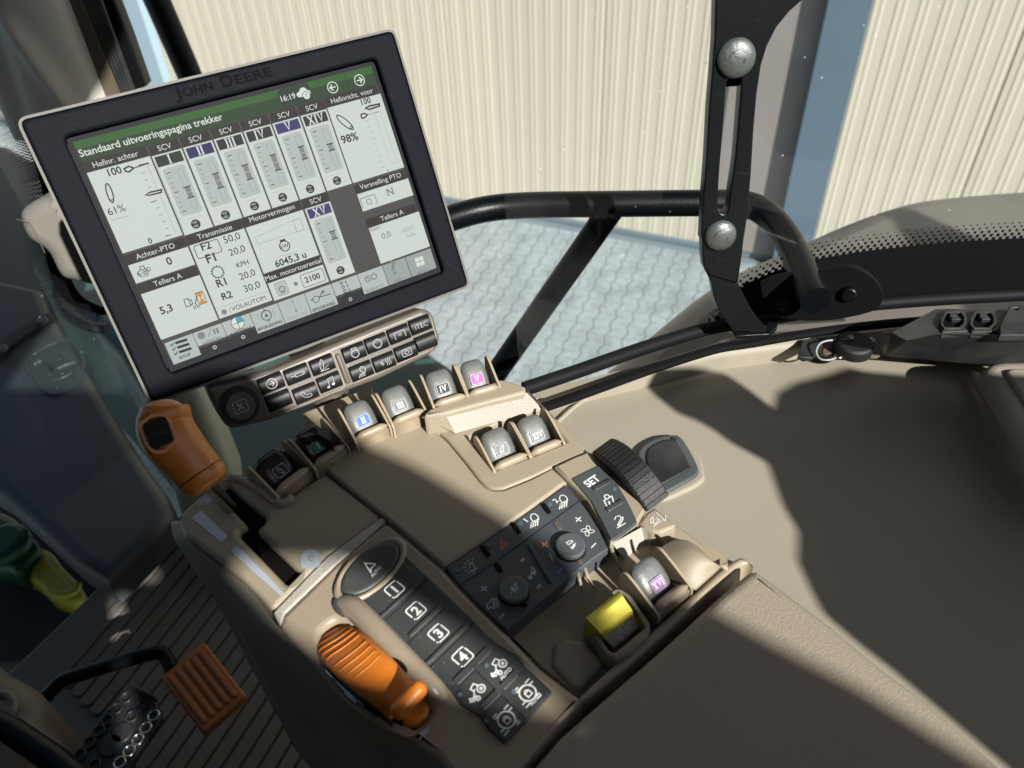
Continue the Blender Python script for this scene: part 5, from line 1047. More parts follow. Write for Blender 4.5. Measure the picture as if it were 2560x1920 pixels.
# ================================================================== touchscreen monitor
m_ex, m_ey = V((.8670, .4940, .0170)), V((-.2340, .3840, .8938))
m_ey = (m_ey-m_ex.normalized()*m_ey.dot(m_ex.normalized())).normalized()
S = Fr(tuple(CAM+V((-.2768, .4974, -.2109))), m_ex, m_ey)
mon = thing('touchscreen_monitor', 'large tilted touchscreen monitor with black bezel, lit with tractor data', 'monitor', tuple(S.w(.1, -.08, -.03)))
ob = .006
outer = S.P('A', [(108, 855), (135, 822)], ob)+S.P('B', [(1015, 192), (1055, 205)], ob)+S.P('G', [(1868, 300), (1852, 330)], ob)+S.P('F', [(1080, 1412), (1040, 1408)], ob)
q = [outer[0], outer[2], outer[4], outer[6]]
TL = S.p('A', 100, 818, ob); TR = S.p('B', 1066, 190, ob); BR = S.p('G', 1872, 322, ob); BL = S.p('F', 1042, 1425, ob)
Q = [TL, BL, BR, TR]
scn = [S.p('A', 503, 985), S.p('F', 1192, 1142), S.p('G', 1640, 215), S.p('B', 905, 452)]
x0 = (scn[0][0]+scn[1][0])/2; x1 = (scn[2][0]+scn[3][0])/2; y0 = (scn[0][1]+scn[3][1])/2; y1 = (scn[1][1]+scn[2][1])/2
rim = rnd(Q, .007, 6)
if area(rim) < 0: rim = rim[::-1]
mb = MB(); mb.slab(S, rim, -.045, ob, 'rim', .0018, [inset(rim, .0019)], seg=4); mb.slab(S, inset(rim, .002), -.044, -.006, 'rim'); mb.build('housing', mon, smooth=50)
bz_ = inset(rim, .0022); op = rnd(rect(x0-.0035, y1-.0035, x1+.0035, y0+.0035), .004, 5)
mb = MB(); mb.slab(S, bz_, -.005, ob+.0006, 'bezel', .0022, [op], seg=4)
bz_o = mb.build('bezel', mon, smooth=50)
mb = MB(); jd = ('JOHN DEERE'); a, b = S.p('A', 1215, 690, ob), S.p('A', 1885, 520, ob); ang = math.atan2(b[1]-a[1], b[0]-a[0]); L = math.hypot(b[0]-a[0], b[1]-a[1])
# small capitals with larger initials, embossed dark on dark
def emb(mb, s, x, y, size, wtot=None):
    vs, fs = glyphs(s, .015); xa = min(v[0] for v in vs); xb = max(v[0] for v in vs); k = wtot/(xb-xa) if wtot else size
    for dz, mt in ((ob+.0010, 'emboss'),): mb.add([S.w(x+(vx-xa)*k, y+vy*size, dz) for vx, vy in vs], fs, mt)
ya_ = (a[1]+b[1])/2; emb(mb, 'J', a[0], ya_, .0105, .0045); emb(mb, 'OHN', a[0]+.0058, ya_, .0085, .0205); emb(mb, 'D', a[0]+.0325, ya_, .0105, .0080); emb(mb, 'EERE', a[0]+.0420, ya_, .0085, L-.0420)
mb.build('embossed_name', bz_o, smooth=180)
mb = MB(); a, b = S.p('F', 1185, 1240, ob), S.p('G', 1695, 280, ob); mb.slab(S, rnd(rect(a[0], (a[1]+b[1])/2-.0014, b[0], (a[1]+b[1])/2+.0014), .0013, 3), ob+.0004, ob+.0009, 'black'); mb.build('bezel_groove', mon)
# --- the screen and what it shows
mb = MB(); mb.slab(S, rect(x0-.003, y1-.003, x1+.003, y0+.003), -.004, 0, 's_blk')
W, H = x1-x0, y0-y1
def R(c1, p1, c2, p2, mat, z=.0001, r=0):
    a, b = S.p(c1, *p1), S.p(c2, *p2); q = rect(min(a[0], b[0]), min(a[1], b[1]), max(a[0], b[0]), max(a[1], b[1])); mb.flat(S, rnd(q, r, 3) if r else q, z, mat); return (min(a[0], b[0]), min(a[1], b[1]), max(a[0], b[0]), max(a[1], b[1]))
def RR(x0, y0, x1, y1, mat, z=.0001, r=0): q = rect(x0, y0, x1, y1); mb.flat(S, rnd(q, r, 3) if r else q, z, mat)
def TX(c, s, p, q, mat='s_tx', bold=.0, asp=1.0, c2=None):
    a, b = S.p(c, *p), S.p(c2 or c, *q); mb.text(S, s, (a[0], (a[1]+b[1])/2), ((b[0]), (a[1]+b[1])/2), z=.0003, mat=mat, bold=bold, asp=asp)
def LN(c, pts, w, mat='s_tx', closed=False): mb.stroke(S, S.P(c, pts), w, .0003, mat, closed)
def ci(x, y, r, w, mat='s_tx'): mb.stroke(S, ell(x, y, r, r, 22), w, .0003, mat, True)
hb = S.p('A', 540, 1130)[1]; hmid = S.p('A', 520, 1060)[1]
RR(x0, hb, x1, y0, 's_grn'); RR(x0, hb, x1, hmid+.002, 's_grd'); RR(x0, hb-.0005, x1, hb, 's_dgr')
RR(x0, y1+.006, x1, hb-.0005, 's_bg')
TX('A', 'Standaard uitvoeringspagina trekker', (555, 1082), (1545, 832), 's_tw', .012)
R('B', (245, 625), 'B', (515, 695), 's_dgr', .0002, .004); TX('B', '16:19', (288, 702), (388, 680), 's_tw', .012)
x, y = S.p('B', 432, 640); mb.flat(S, ell(x-.002, y-.0008, .0028, .0020, 16), .0002, 's_tw'); mb.flat(S, ell(x+.0008, y+.0006, .0028, .0028, 16), .0003, 's_tw'); mb.flat(S, ell(x+.0035, y-.001, .0022, .0019, 14), .0002, 's_tw')
x, y = S.p('B', 458, 660); mb.flat(S, ell(x, y, .0030, .0030, 18), .0004, 's_dgr'); mb.flat(S, ell(x, y, .0026, .0026, 18), .0005, 's_tw'); mb.stroke(S, [(x, y-.0002), (x, y+.0016)], .0006, .0006, 's_dgr'); mb.stroke(S, [(x, y-.0014), (x, y-.0009)], .0006, .0006, 's_dgr')
for u, v, d in ((640, 605, -1), (825, 555, 1)):
    x, y = S.p('B', u, v); ci(x, y, .0038, .0007, 's_tw'); mb.stroke(S, [(x-.0022*d, y), (x+.002*d, y)], .0009, .0003, 's_tw'); mb.stroke(S, [(x+.0000*d, y+.0021), (x+.0022*d, y), (x, y-.0021)], .0009, .0004, 's_tw')
for u, v in ((532, 570), (725, 520)):
    x = S.p('B', u, v)[0]; RR(x-.0003, hb, x+.0001, y0, 's_dgr', .0002)
# column geometry
cA = S.p('A', 1050, 1085); cF = S.p('B', 415, 800); pit_ = (cF[0]-cA[0])/5; colT = (cA[1]+cF[1])/2; cb_ = (S.p('F', 1460, 188)[1]+S.p('B', 755, 1275)[1])/2; cw_ = pit_*.945
tabh = .0078
def tab(xa, xb, yt, s, small=False):
    RR(xa, yt, xb, yt+.0066, 's_tab', .00015, .001)
    vs, fs = glyphs(s, .006); w_ = max(v[0] for v in vs)*.0052; mb.text(S, s, ((xa+xb)/2, yt+.0034), size=.0052, z=.0004, mat='s_tw', bold=0, center=True)
def panel(xa, ya, xb, yb): RR(xa, ya, xb, yb, 's_lt')
hcol = {'I': 's_dgr', 'II': 's_navy', 'III': 's_dk', 'IV': 's_dk', 'V': 's_pur', 'XIV': 's_dk', 'XV': 's_pur'}
def scv(xa, xb, yt, yb, n, lo, hi):
    panel(xa, yb, xb, yt); tab(xa, xb, yt+.0003, 'SCV'); RR(xa+.0012, yt-.0080, xb-.0012, yt-.0010, hcol[n], .0002)
    roman(mb, S, n, .0056, .0004, 's_tw', (xb-xa)*.66, (xa+xb)/2, yt-.0045)
    ga, gb = yt-.0100, yb+.0125; RR(xa+.0030, gb, xb-.0024, ga, 's_fade', .00015, .002); RR(xa+.0032, gb+.0002, xb-.0026, ga-.0002, 's_md', .0002, .002)
    xm = xa+(xb-xa)*.60; mb.stroke(S, rect(xm, gb+.0025, xm+.0034, ga-.0025), .0002, .0003, 's_gray', True)
    hgt = ga-gb-.006
    for k in range(9): yy = ga-.003-hgt*k/8; mb.stroke(S, [(xa+.0046, yy), (xa+(.0076 if k % 4 == 0 else .0062), yy)], .0005 if k % 4 == 0 else .0003, .0003, 's_tx')
    y_h, y_l = ga-.003-hgt*hi, ga-.003-hgt*lo; RR(xm+.0001, y_l, xm+.0033, y_h, 's_gray', .0004)
    RR(xm-.0008, y_h-.0004, xm+.0042, y_h+.0003, 's_tx', .0005); RR(xm-.0008, y_l-.0003, xm+.0042, y_l+.0004, 's_tx', .0005); mb.stroke(S, [(xm, (y_h+y_l)/2), (xm+.0034, (y_h+y_l)/2)], .0002, .0006, 's_tw')
    mb.stroke(S, [(xa+.004, yb+.0098), (xb-.004, yb+.0098)], .0002, .0003, 's_fade')
    x, y = (xa+xb)/2-.0003, yb+.0052; mb.flat(S, ell(x, y, .0032, .0032, 20), .0003, 's_dk')
    for dy in (-.0013, .0013): mb.stroke(S, ell(x, y+dy, .0011, .0006, 10), .0003, .0005, 's_lt', True); mb.stroke(S, [(x-.0022, y+dy), (x-.0012, y+dy)], .0003, .0005, 's_lt')
for k, (n, hi, lo) in enumerate((('I', .44, .72), ('II', .32, .70), ('III', .32, .70), ('IV', .27, .68), ('V', .26, .60), ('XIV', .40, .58))): scv(cA[0]+k*pit_, cA[0]+k*pit_+cw_, colT, cb_, n, lo, hi)
# left hitch panel
a, b = S.p('A', 603, 1205), S.p('F', 1250, 240); ha0, ha1 = a[0], cA[0]-(pit_-cw_); yb_ = S.p('F', 1250, 245)[1]; panel(ha0, yb_, ha1, colT+.0005); tab(ha0-.001, ha1, colT+.0008, 'Hefinr. achter')
TX('A', '100', (755, 1220), (848, 1195), 's_tx', .02); TX('A', '61%', (755, 1490), (873, 1458)); TX('F', '0', (1030, 300), (1058, 298), 's_tx', .02)
x, y = S.p('A', 758, 1335); mb.stroke(S, ell(x, y, .0017, .0062, 24, -.12), .0008, .0003, 's_tx', True); ci(x-.0005, y-.0052, .0008, .0005)
mb.stroke(S, S.P('A', [(858, 1168), (890, 1150), (925, 1163), (890, 1190), (868, 1185)]), .0010, .0003, 's_tx', True); LN('A', [(925, 1163), (1030, 1130)], .0005); LN('A', [(958, 1145), (1028, 1128)], .0008)
mb.stroke(S, S.P('A', [(1003, 1350), (1035, 1330), (1115, 1312), (1115, 1330), (1035, 1350)]), .0010, .0004, 's_tx', True)
xr = S.p('A', 1010, 1150)[0]; yr = S.p('A', 1010, 1150)[1]; yl = S.p('F', 1170, 240)[1]; mb.stroke(S, rect(xr-.0035+.0045, yl+.001, xr+.0018+.0045, yr), .0002, .0003, 's_gray', True)
for k in range(11):
    yy = S.p('A', 925, 1160)[1]+(S.p('F', 1100, 265)[1]-S.p('A', 925, 1160)[1])*k/10; xx = xr-.0045; mb.stroke(S, [(xx-(.002 if k % 5 == 0 else 0), yy), (xx+.0022, yy)], .0005 if k % 5 == 0 else .0003, .0003, 's_tx')
mb.stroke(S, S.P('F', [(770, 142), (895, 107)]), .0002, .0003, 's_gray')
# right hitch panel
a = S.p('B', 600, 745); b = S.p('B', 1110, 1170); rx0 = a[0]; panel(rx0, cb_, x1, colT+.0005); tab(rx0, x1-.001, colT+.0008, 'Hefinricht. voor')
TX('B', '100', (840, 728), (905, 710), 's_dk', .02); TX('B', '98%', (705, 995), (820, 965), 's_dk', .02); TX('B', '0', (1016, 1195), (1030, 1192), 's_gray', .01)
x, y = S.p('B', 723, 848); mb.stroke(S, ell(x, y, .0022, .0075, 24, .62), .0008, .0003, 's_dk', True); ci(x+.0032, y-.0044, .0008, .0005, 's_dk')
mb.stroke(S, S.P('B', [(865, 750), (890, 735), (960, 720), (960, 735), (890, 758)]), .0012, .0003, 's_dk', True); mb.stroke(S, S.P('B', [(832, 795), (855, 785), (878, 795), (858, 815), (838, 818)]), .0010, .0003, 's_dk', True); LN('B', [(878, 795), (955, 775)], .0004, 's_gray')
for k in range(9):
    a_ = S.p('B', 875, 835); b_ = S.p('B', 975, 1160); LNx = a_[0]+(b_[0]-a_[0])*0; yy = a_[1]+(b_[1]-a_[1])*k/8; mb.stroke(S, [(a_[0]-.0008, yy), (a_[0]+(.0022 if k in (3, 8) else .0012), yy)], .0003, .0003, 's_gray')
a_ = S.p('B', 925, 780); mb.stroke(S, rect(a_[0], S.p('B', 1040, 1135)[1], a_[0]+.005, a_[1]), .0002, .0003, 's_fade', True)
# PTO rear, counters
a, b = S.p('F', 895, 448), S.p('F', 1340, 452); pyb = S.p('F', 950, 575)[1]; pyt = S.p('F', 895, 450)[1]; panel(ha0, pyb, ha1, pyt); tab(ha0-.001, ha1, pyt+.0003, 'Achter-PTO'); TX('F', '0', (1160, 450), (1196, 440), 's_tx', .02)
tractor(mb, 'F', 985, 500, .0042, .0003, f=S, mat='s_tx', w_=.0005); x, y = S.p('F', 1025, 478); ci(x, y, .0013, .0004); TX('F', 'n/min', (975, 540), (1035, 520), 's_tx')
tyt = S.p('F', 985, 648)[1]; tyb = S.p('F', 1125, 962)[1]; panel(ha0, tyb, ha1, tyt); tab(ha0-.001, ha1, tyt+.0003, 'Tellers A'); TX('F', '5,3', (1115, 788), (1200, 765), 's_tx', .02); TX('F', 'l/h', (1343, 755), (1385, 745), 's_tx')
S_(mb, 'F', [(1270, 690), (1300, 680), (1318, 730), (1286, 738)], .0005, .0003, 's_tx', True, fr=S); LN('F', [(1300, 690), (1322, 690), (1330, 718), (1318, 725)], .0005); LN('F', [(1362, 660), (1348, 718)], .0006)
x, y = S.p('F', 1388, 676); mb.flat(S, [(x-.0024, y+.0040), (x+.0024, y+.0040), (x+.0002, y), (x+.0024, y-.0040), (x-.0024, y-.0040), (x-.0002, y)], .0003, 's_org'); mb.stroke(S, rect(x-.0026, y-.0042, x+.0026, y+.0042), .0004, .0004, 's_tx', True)
# transmission
ta = S.p('F', 1308, 285); tb_ = S.p('F', 1890, 690); tx0 = ha1+(pit_-cw_); tx1 = tx0+ (S.p('F', 1695, 200)[0]-S.p('F', 1308, 300)[0]); tyy = cb_-.0074; ty0 = S.p('F', 1520, 820)[1]; panel(tx0, ty0, tx1, tyy); tab(tx0-.0005, tx1, tyy+.0003, 'Transmissie')
a, b = S.p('F', 1338, 330), S.p('F', 1525, 330); mb.stroke(S, rnd(rect(a[0], S.p('F', 1430, 340)[1]-.0046, b[0], S.p('F', 1430, 340)[1]+.0046), .0015, 3), .0005, .0003, 's_tx', True)
TX('F', 'F2', (1398, 350), (1465, 332), 's_tx', .02); TX('F', 'F1', (1435, 437), (1498, 420), 's_tx', .02); TX('F', '50,0', (1553, 300), (1665, 268)); TX('F', '20,0', (1590, 385), (1700, 355)); TX('F', 'KPH', (1638, 465), (1722, 445), 's_tx', .008); TX('F', 'R1', (1505, 603), (1570, 585), 's_tx', .02); TX('F', '20,0', (1660, 550), (1770, 522)); TX('F', 'R2', (1540, 690), (1610, 670), 's_tx', .02); TX('F', '30,0', (1692, 635), (1803, 605)); TX('F', 'VOLAUTOM.', (1605, 765), (1848, 685), 's_tx', 0)
def gear(x, y, r, mat='s_tx', w_=.0006, n=14, f=None, z=.0003, m_=None):
    f = f or S; (m_ or mb).stroke(f, ell(x, y, r, r, 24), w_, z, mat, True)
    for k in range(n): t_ = 2*math.pi*k/n; (m_ or mb).stroke(f, [(x+r*1.08*math.cos(t_), y+r*1.08*math.sin(t_)), (x+r*1.30*math.cos(t_), y+r*1.30*math.sin(t_))], w_*.9, z+.0001, mat)
x, y = S.p('F', 1503, 498); gear(x, y, .0038)
LN('F', [(1515, 742), (1845, 632)], .0002, 's_gray'); x, y = S.p('F', 1548, 773); mb.flat(S, ell(x, y, .0020, .0020, 14), .0003, 's_gray'); LN('F', [(1582, 740), (1595, 783)], .0003, 's_gray')
# engine power
ma = tx1+(pit_-cw_); mbx = S.p('F', 2090, 110)[0]; myb = S.p('F', 1850, 500)[1]; panel(ma, myb, cA[0]+4*pit_-.001, tyy); tab(ma-.0005, cA[0]+4*pit_-.001, tyy+.0003, 'Motorvermogen')
LN('F', [(1765, 258), (2025, 140), (2048, 222), (1778, 305)], .0002, 's_gray', True); LN('F', [(2025, 140), (2070, 125), (2100, 205), (2050, 222)], .0003, 's_gray', True)
x, y = S.p('F', 1965, 318); ci(x, y, .0037, .0007); RR(x-.0020, y+.0036, x+.0020, y+.0050, 's_tx', .0004); mb.text(S, 'kW', (x, y), size=.0042, z=.0005, mat='s_tx', bold=.01, center=True)
LN('F', [(1910, 395), (2050, 357)], .0002, 's_gray'); TX('F', '6045,3 u', (1905, 460), (2120, 400), 's_tx', .02)
qy = S.p('F', 1870, 570)[1]; qb = S.p('F', 1910, 692)[1]; panel(ma, qb, cA[0]+4*pit_-.001, qy); tab(ma-.0005, cA[0]+4*pit_-.001, qy+.0003, 'Max. motortoerental')
x, y = S.p('F', 1945, 610); RR(x-.0045, y-.0052, x+.0045, y+.0052, 's_gray', .0002, .0015); RR(x-.0042, y-.0049, x+.0042, y+.0049, 's_md', .0003, .0014); ci(x, y-.0005, .0020, .0005); mb.stroke(S, [(x-.002, y-.0034), (x+.002, y-.0034)], .0004, .0004, 's_tx')
x, y = S.p('F', 2042, 578); mb.flat(S, ell(x, y, .0016, .0016, 14), .0003, 's_gray')
x, y = S.p('G', 778, 262); mb.stroke(S, rnd(rect(x-.0088, y-.0048, x+.0088, y+.0048), .0015, 3), .0004, .0003, 's_tx', True); TX('G', '2100', (728, 295), (832, 262), 's_tx', .02)
# XV column, right-hand panels
xa = cA[0]+4*pit_+.0005; scv(xa, xa+cw_, tyy, qb, 'XV', .52, .30)
vx0 = S.p('B', 805, 1345)[0]; vyt = S.p('B', 805, 1345)[1]; vyb = S.p('B', 850, 1462)[1]; panel(vx0, vyb, x1, vyt); tab(vx0, x1-.001, vyt+.0003, 'Versnelling PTO'); TX('B', 'N', (1020, 1355), (1062, 1342), 's_gray', .02)
x, y = S.p('B', 888, 1395); gear(x, y, .0019, 's_gray', .0005, 8); mb.stroke(S, [(x-.0062, y-.0035), (x-.0062, y+.0040), (x+.0058, y+.0040), (x+.0058, y-.0035)], .0006, .0003, 's_gray')
wyt = S.p('B', 880, 1580)[1]; wyb = S.p('G', 1230, 170)[1]; panel(vx0, wyb, x1, wyt); tab(vx0, x1-.001, wyt+.0003, 'Tellers A'); TX('B', '0,0', (980, 1650), (1042, 1635), 's_gray', .01); TX('B', 'Gem', (900, 1600), (965, 1582), 's_gray', .006)
for k in range(4): LN('B', [(1110+k*20, 1610-k*4), (1135+k*18, 1575-k*6)], .0004, 's_gray')
TX('B', 'ha/h', (1150, 1645), (1210, 1630), 's_fade')
RR(S.p('B', 800, 1480)[0]-.003, qb, vx0-.0012, qb+.0006, 's_bg', .0002)
# bottom bar
byt = (S.p('F', 1125, 968)[1]+S.p('G', 1100, 245)[1])/2; byb = S.p('F', 1190, 1140)[1]; bb2 = byb+.0062
e_ = [S.p('F', 1125, 970)[0], S.p('F', 1325, 910)[0], S.p('F', 1528, 845)[0], S.p('F', 1720, 775)[0], S.p('F', 1912, 705)[0], S.p('F', 2100, 645)[0], S.p('G', 905, 305)[0], S.p('G', 1085, 245)[0], S.p('G', 1258, 185)[0], S.p('G', 1420, 135)[0], x1]
low = (0, 1, 1, 0, 0, 0, 1, 0, 0, 0)
for k in range(10): RR(e_[k]+.0001, bb2 if low[k] else byb, e_[k+1]-.0003, byt-.0005, 's_md' if k < 8 else 's_fade', .0002)
for k, (c, s, p, q_, mt) in enumerate((('F', 'SETUP', (1240, 1100), (1320, 1072), 's_tx'), ('F', 'WERKEN', (1403, 1005), (1530, 955), 's_gray'), ('F', 'AUTOTRAC', (1590, 942), (1740, 885), 's_tx'), ('F', 'BEGELEIDING', (1785, 905), (1950, 842), 's_tx'), ('G', 'QUICK LINE', (605, 555), (742, 505), 's_fade'), ('G', 'SPOORWISS.', (778, 497), (935, 440), 's_tx'), ('G', 'iTEC', (995, 388), (1052, 368), 's_tx'), ('G', 'ISOBUS VT', (1145, 362), (1268, 320), 's_gray'), ('G', 'HELP', (1345, 292), (1400, 275), 's_gray'), ('G', 'MENU', (1500, 245), (1575, 215), 's_gray'))): TX(c, s, p, q_, mt, .02)
for k in range(3):
    LN('F', [(1210+k*14, 988+k*31), (1292+k*15, 962+k*30)], .0018); LN('F', [(1175+k*14, 996+k*30), (1185+k*14, 1008+k*30), (1200+k*14, 985+k*30)], .0006)
x, y = S.p('F', 1390, 935); mb.flat(S, ell(x, y, .0026, .0026, 16), .0003, 's_gray'); LN('F', [(1455, 885), (1440, 945)], .0005, 's_gray'); LN('F', [(1475, 890), (1485, 925)], .0014, 's_gray'); LN('F', [(1495, 882), (1506, 918)], .0014, 's_gray')
x, y = S.p('F', 1640, 848); mb.flat(S, ell(x, y, .0046, .0046, 24), .0003, 's_tw'); mb.flat(S, [(x, y)]+arc(x, y, .0046, 0, 90, 8), .0004, 's_cy'); ci(x, y, .0046, .0004); mb.stroke(S, [(x-.0046, y), (x+.0046, y)], .0004, .0005, 's_tx'); mb.stroke(S, [(x, y-.0046), (x, y+.0046)], .0004, .0006, 's_tx')
x, y = S.p('F', 1838, 796); ci(x, y, .0036, .0006); mb.flat(S, [(x-.0014, y-.0016), (x, y-.0008), (x+.0014, y-.0016), (x, y+.0018)], .0004, 's_tx'); mb.stroke(S, [(x, y+.0036), (x, y+.0056)], .0005, .0004, 's_tx'); mb.stroke(S, [(x, y-.0056), (x, y-.0036)], .0005, .0004, 's_tx')
for d in (-.0058, .0058): mb.stroke(S, [(x+d, y-.003), (x+d, y+.003)], .0003, .0004, 's_gray')
x, y = S.p('G', 648, 455); mb.stroke(S, [(x, y-.003), (x, y+.003)], .0004, .0004, 's_gray'); ci(x, y+.0038, .0008, .0004, 's_gray'); mb.flat(S, ell(x, y-.0038, .0009, .0009, 10), .0004, 's_gray')
for d in (-.0045, -.003, .003, .0045): mb.stroke(S, [(x+d, y-.004), (x+d, y+.004)], .0002, .0004, 's_fade')
LN('G', [(762, 415), (820, 395), (845, 355)], .0006); LN('G', [(820, 395), (895, 372)], .0006); LN('G', [(835, 358), (848, 350), (855, 368)], .0006); x, y = S.p('G', 798, 408); mb.flat(S, ell(x, y, .0026, .0026, 16), .0005, 's_md'); mb.stroke(S, ell(x, y, .0024, .0024, 16), .0005, .0006, 's_tx', True)
for k in range(3): x, y = S.p('G', 972+k*12, 297+k*27); ci(x, y, .0010, .0005, 's_dk'); mb.flat(S, [(x+.0028, y-.0012), (x+.0044, y-.0012), (x+.0036, y+.0016)], .0004, 's_gray')
TX('G', 'ISO', (1145, 295), (1225, 262), 's_gray', .02); TX('G', '?', (1330, 240), (1362, 226), 's_gray', .02, 1.0)
x, y = S.p('G', 1512, 148)
for dx in (-1, 1):
    for dy in (-1, 1): RR(x+dx*.0019-.0016, y+dy*.0019-.0016, x+dx*.0019+.0016, y+dy*.0019+.0016, 's_tw', .0004)
for c, u, v in (('F', 1482, 1016), ('F', 1678, 945), ('G', 1035, 408)): x, y = S.p(c, u, v); ci(x, y, .0011, .0005, 's_tw')
mb.build('screen', mon, smooth=180, label='lit display page with gauges and Dutch captions')
# monitor arm hidden behind
mb = MB(); mb.tube([S.w(.10, -.10, -.04), S.w(.10, -.14, -.09), V(C.w(*C.p('G', 1000, 1300, -.05), -.05))], .016, 'trim_dark', 12); mb.build('mounting_arm', mon)

# ================================================================== keypad strip below the monitor
K2 = Fr(tuple(S.w(0, 0, -.004)), m_ex, m_ey)
kb = thing('keypad_strip', 'narrow beige keypad strip with glossy black keys and a round dial, below the monitor', 'keypad', tuple(K2.w(.1, -.18)))
o_ = K2.P('G', [(38, 1015), (500, 900), (1000, 690), (1530, 478), (1600, 490), (1625, 560), (1662, 680), (1645, 745), (1580, 800), (1250, 960), (900, 1090), (500, 1245), (240, 1308), (180, 1290), (120, 1200), (60, 1080)])
o_ = rnd(o_, .008, 5); o_ = o_ if area(clean(o_)) > 0 else o_[::-1]
mb = MB(); mb.slab(K2, o_, -.022, 0, 'kpad', .004, seg=5); hs = mb.build('housing', kb, smooth=60, label='satin taupe housing')
mb = MB()
for pts in ([(395, 985), (915, 765), (1005, 1020), (870, 1075), (480, 1235)], [(985, 735), (1590, 520), (1635, 680), (1600, 760), (1060, 990)]):
    mb.stroke(K2, rnd(K2.P('G', pts, .0003), .004), .0005, .0003, 'beige_fine', True)
mb.build('key_outline', kb, smooth=180)
mb = MB(); a, b = K2.p('G', 945, 785), K2.p('G', 1025, 990); mb.capsule(K2.w(*a, .0005), K2.w(*b, .0005), .0022, 'kpad', tuple(K2.Z), 1.0, 12); mb.build('raised_bar', kb, smooth=180)
keys = {(1, 0): (495, 992, 'arrow'), (1, 1): (675, 930, 'cyl'), (1, 2): (850, 865, 'arm'), (0, 0): (548, 1112, ''), (0, 1): (735, 1062, 'phone'), (0, 2): (900, 985, 'note'),
        (1, 3): (1070, 780, 'engine'), (1, 4): (1225, 715, 'gear'), (1, 5): (1380, 652, 'pto'), (1, 6): (1528, 588, 'iTEC'), (0, 3): (1120, 908, 'lamp'), (0, 4): (1278, 845, 'heat'), (0, 5): (1428, 775, 'screen'), (0, 6): (1568, 705, '')}
klab = dict(arrow='key with circled arrow', cyl='key with cylinder mark', arm='key with hitch arm mark', phone='key with telephone', note='key with music note', engine='key with engine mark', gear='key with gear wheel', pto='key with bracket and gear', iTEC='key reading iTEC', lamp='key with work lamp', heat='key with heater mark', screen='key with screen mark')
ex_ = V(K2.p('G', 1225, 715))-V(K2.p('G', 1070, 780)); hwK = .0090; hhK = .0060
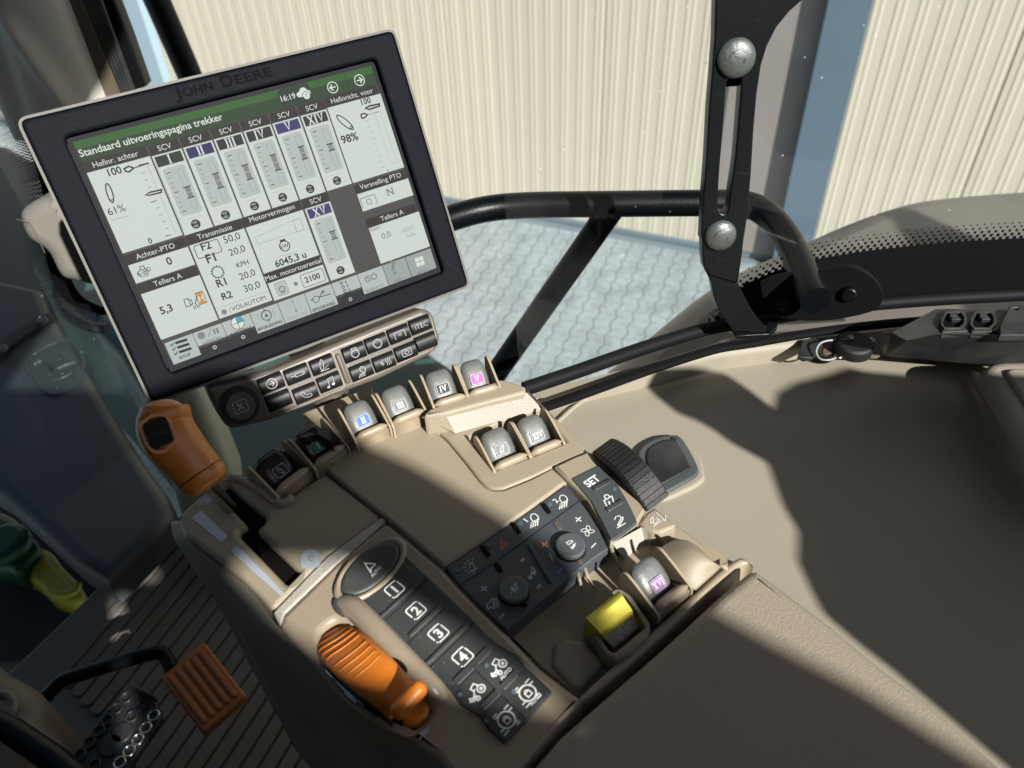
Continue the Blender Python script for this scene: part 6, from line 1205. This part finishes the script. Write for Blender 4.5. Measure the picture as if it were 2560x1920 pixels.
for (r_, c_), (u, v, ic) in keys.items():
    x, y = K2.p('G', u, v, .003); mb = MB(); f = K2.at(x, y, 0, 0); rows = []
    for j in range(9):
        yy = -hhK+2*hhK*j/8; zz = .0006+.0030*max(0, 1-(yy/hhK)**2)**.5
        xl, xr_ = -hwK, hwK
        if (r_, c_) == (0, 0): xl += .004*(1-j/8)**2
        if (r_, c_) == (0, 6): xr_ -= .004*(1-j/8)**2
        if (r_, c_) == (1, 6): xr_ -= .003*(j/8)**4
        rows.append([f.w(xl, yy, 0)]+[f.w(xl+.0004+(xr_-xl-.0008)*k/6, yy, zz) for k in range(7)]+[f.w(xr_, yy, 0)])
    mb.loft(rows, 'key', cap=False, closed=False); q = inset(rect(-hwK, -hhK, hwK, hhK), -.0005); mb.slab(f, rnd(q, .001, 2), -.001, .0004, 'black')
    z = .0038; s = lambda pts, w_=.0006, cl=False: mb.stroke(f, [(a*.001, b*.001) for a, b in pts], w_, z, 'icon', cl)
    E = lambda cx, cy, a, b=None, an=0: [(p*1000, q_*1000) for p, q_ in ell(cx*.001, cy*.001, a*.001, (b or a)*.001, 18, an)]
    if ic == 'arrow': s(E(0, 0, 3.9), .0008, True); s([(-2, 0), (2, 0)], .0009); s([(0, 2), (2, 0), (0, -2)], .0009)
    elif ic == 'cyl': s([(-5.5, 0), (-2, 0)]); s([(-2, 1.2), (4, 1.2), (4, -1.2), (-2, -1.2)], .0005, True); s(E(4.8, 0, 1), .0005, True)
    elif ic == 'arm': s(E(-1, .6, 1.4, 4.2, -.25), .0006, True); s([(-3.5, -4), (3.5, -4)]); s([(0, -3), (4, -1)], .0004)
    elif ic == 'phone': s(spl([(-4, 2.2), (-3.4, -.4), (-1, -2.6), (2.6, -3), (3.8, -1.8), (2.2, -.6), (.4, -1.2), (-1.2, .2), (-1.4, 1.6), (-2.8, 2.8)], 3, True), .0005, True)
    elif ic == 'note': s([(-1.5, -2.6), (-1.2, 3.4), (3, 4), (2.8, -1.6)], .0006); mb.flat(f, ell(-.0024, -.0028, .0013, .001, 10), z, 'icon'); mb.flat(f, ell(.0018, -.0018, .0013, .001, 10), z, 'grey_print')
    elif ic == 'engine': s(E(0, -.6, 3), .0007, True); s([(-1.8, 2), (-2, 4), (2, 4), (1.8, 2)], .0006)
    elif ic == 'gear': gear(0, 0, .0032, 'icon', .0006, 14, f, z, mb)
    elif ic == 'pto': s([(-4.5, -3), (-4.5, 2.6), (4.5, 2.6), (4.5, -3)], .0006); gear(0, 0, .0010, 'icon', .0004, 8, f, z, mb)
    elif ic == 'iTEC': mb.text(f, 'iTEC', (0, 0), size=.0058, z=z, mat='icon', center=True)
    elif ic == 'lamp': s(E(.8, 1.4, 2, 2.6, .5), .0007, True); [s([(-2+k*1.2, -1.2), (-4+k*1.6, -4)], .0007) for k in range(4)]
    elif ic == 'heat': [s([(1+k*1.6, -3), (1.6+k*1.6, -1), (.8+k*1.6, 1), (1.4+k*1.6, 3)], .0005) for k in range(3)]; s([(-4, 0), (-1, 0)], .0005); s([(-2.5, 2), (-2.5, -2)], .0005); s([(-3.6, 1.4), (-1.4, -1.4)], .0005)
    elif ic == 'screen': s([(a*1000, b*1000) for a, b in rnd(rect(-.004, -.0028, .004, .0028), .001, 3)], .0006, True); s(E(0, 0, 2, 1.4), .0006, True)
    mb.build('key', kb, smooth=60, label=klab.get(ic, 'blank key'))
x, y = K2.p('G', 278, 1148, .006); a, b = V(K2.p('G', 135, 1148, .006)), V(K2.p('G', 420, 1148, .006)); r_ = (b-a).length/2*.93
mb = MB(); mb.slab(K2, ell(x, y, r_, r_, 60), 0, .005, 'grip', .0012)
for k in range(48):
    t_ = 2*math.pi*k/48; mb.slab(K2, ell(x+r_*math.cos(t_), y+r_*math.sin(t_), .0008, .0008, 6), .0003, .0046, 'grip')
dl_ = mb.build('dial', kb, smooth=50, label='knurled round dial')
mb = MB(); mb.slab(K2, ell(x, y, r_*.79, r_*.79, 60), .0048, .0078, 'btn', .0010); z = .0080; mb.stroke(K2, rnd(rect(x-.0050, y-.0044, x+.0050, y+.0044), .0014, 3), .0005, z, 'grey_print', True); mb.text(K2, 'X', (x, y), size=.0070, z=z, mat='grey_print', bold=.02, center=True); mb.build('dial_cap', dl_, smooth=50)
# stalk carrying the strip
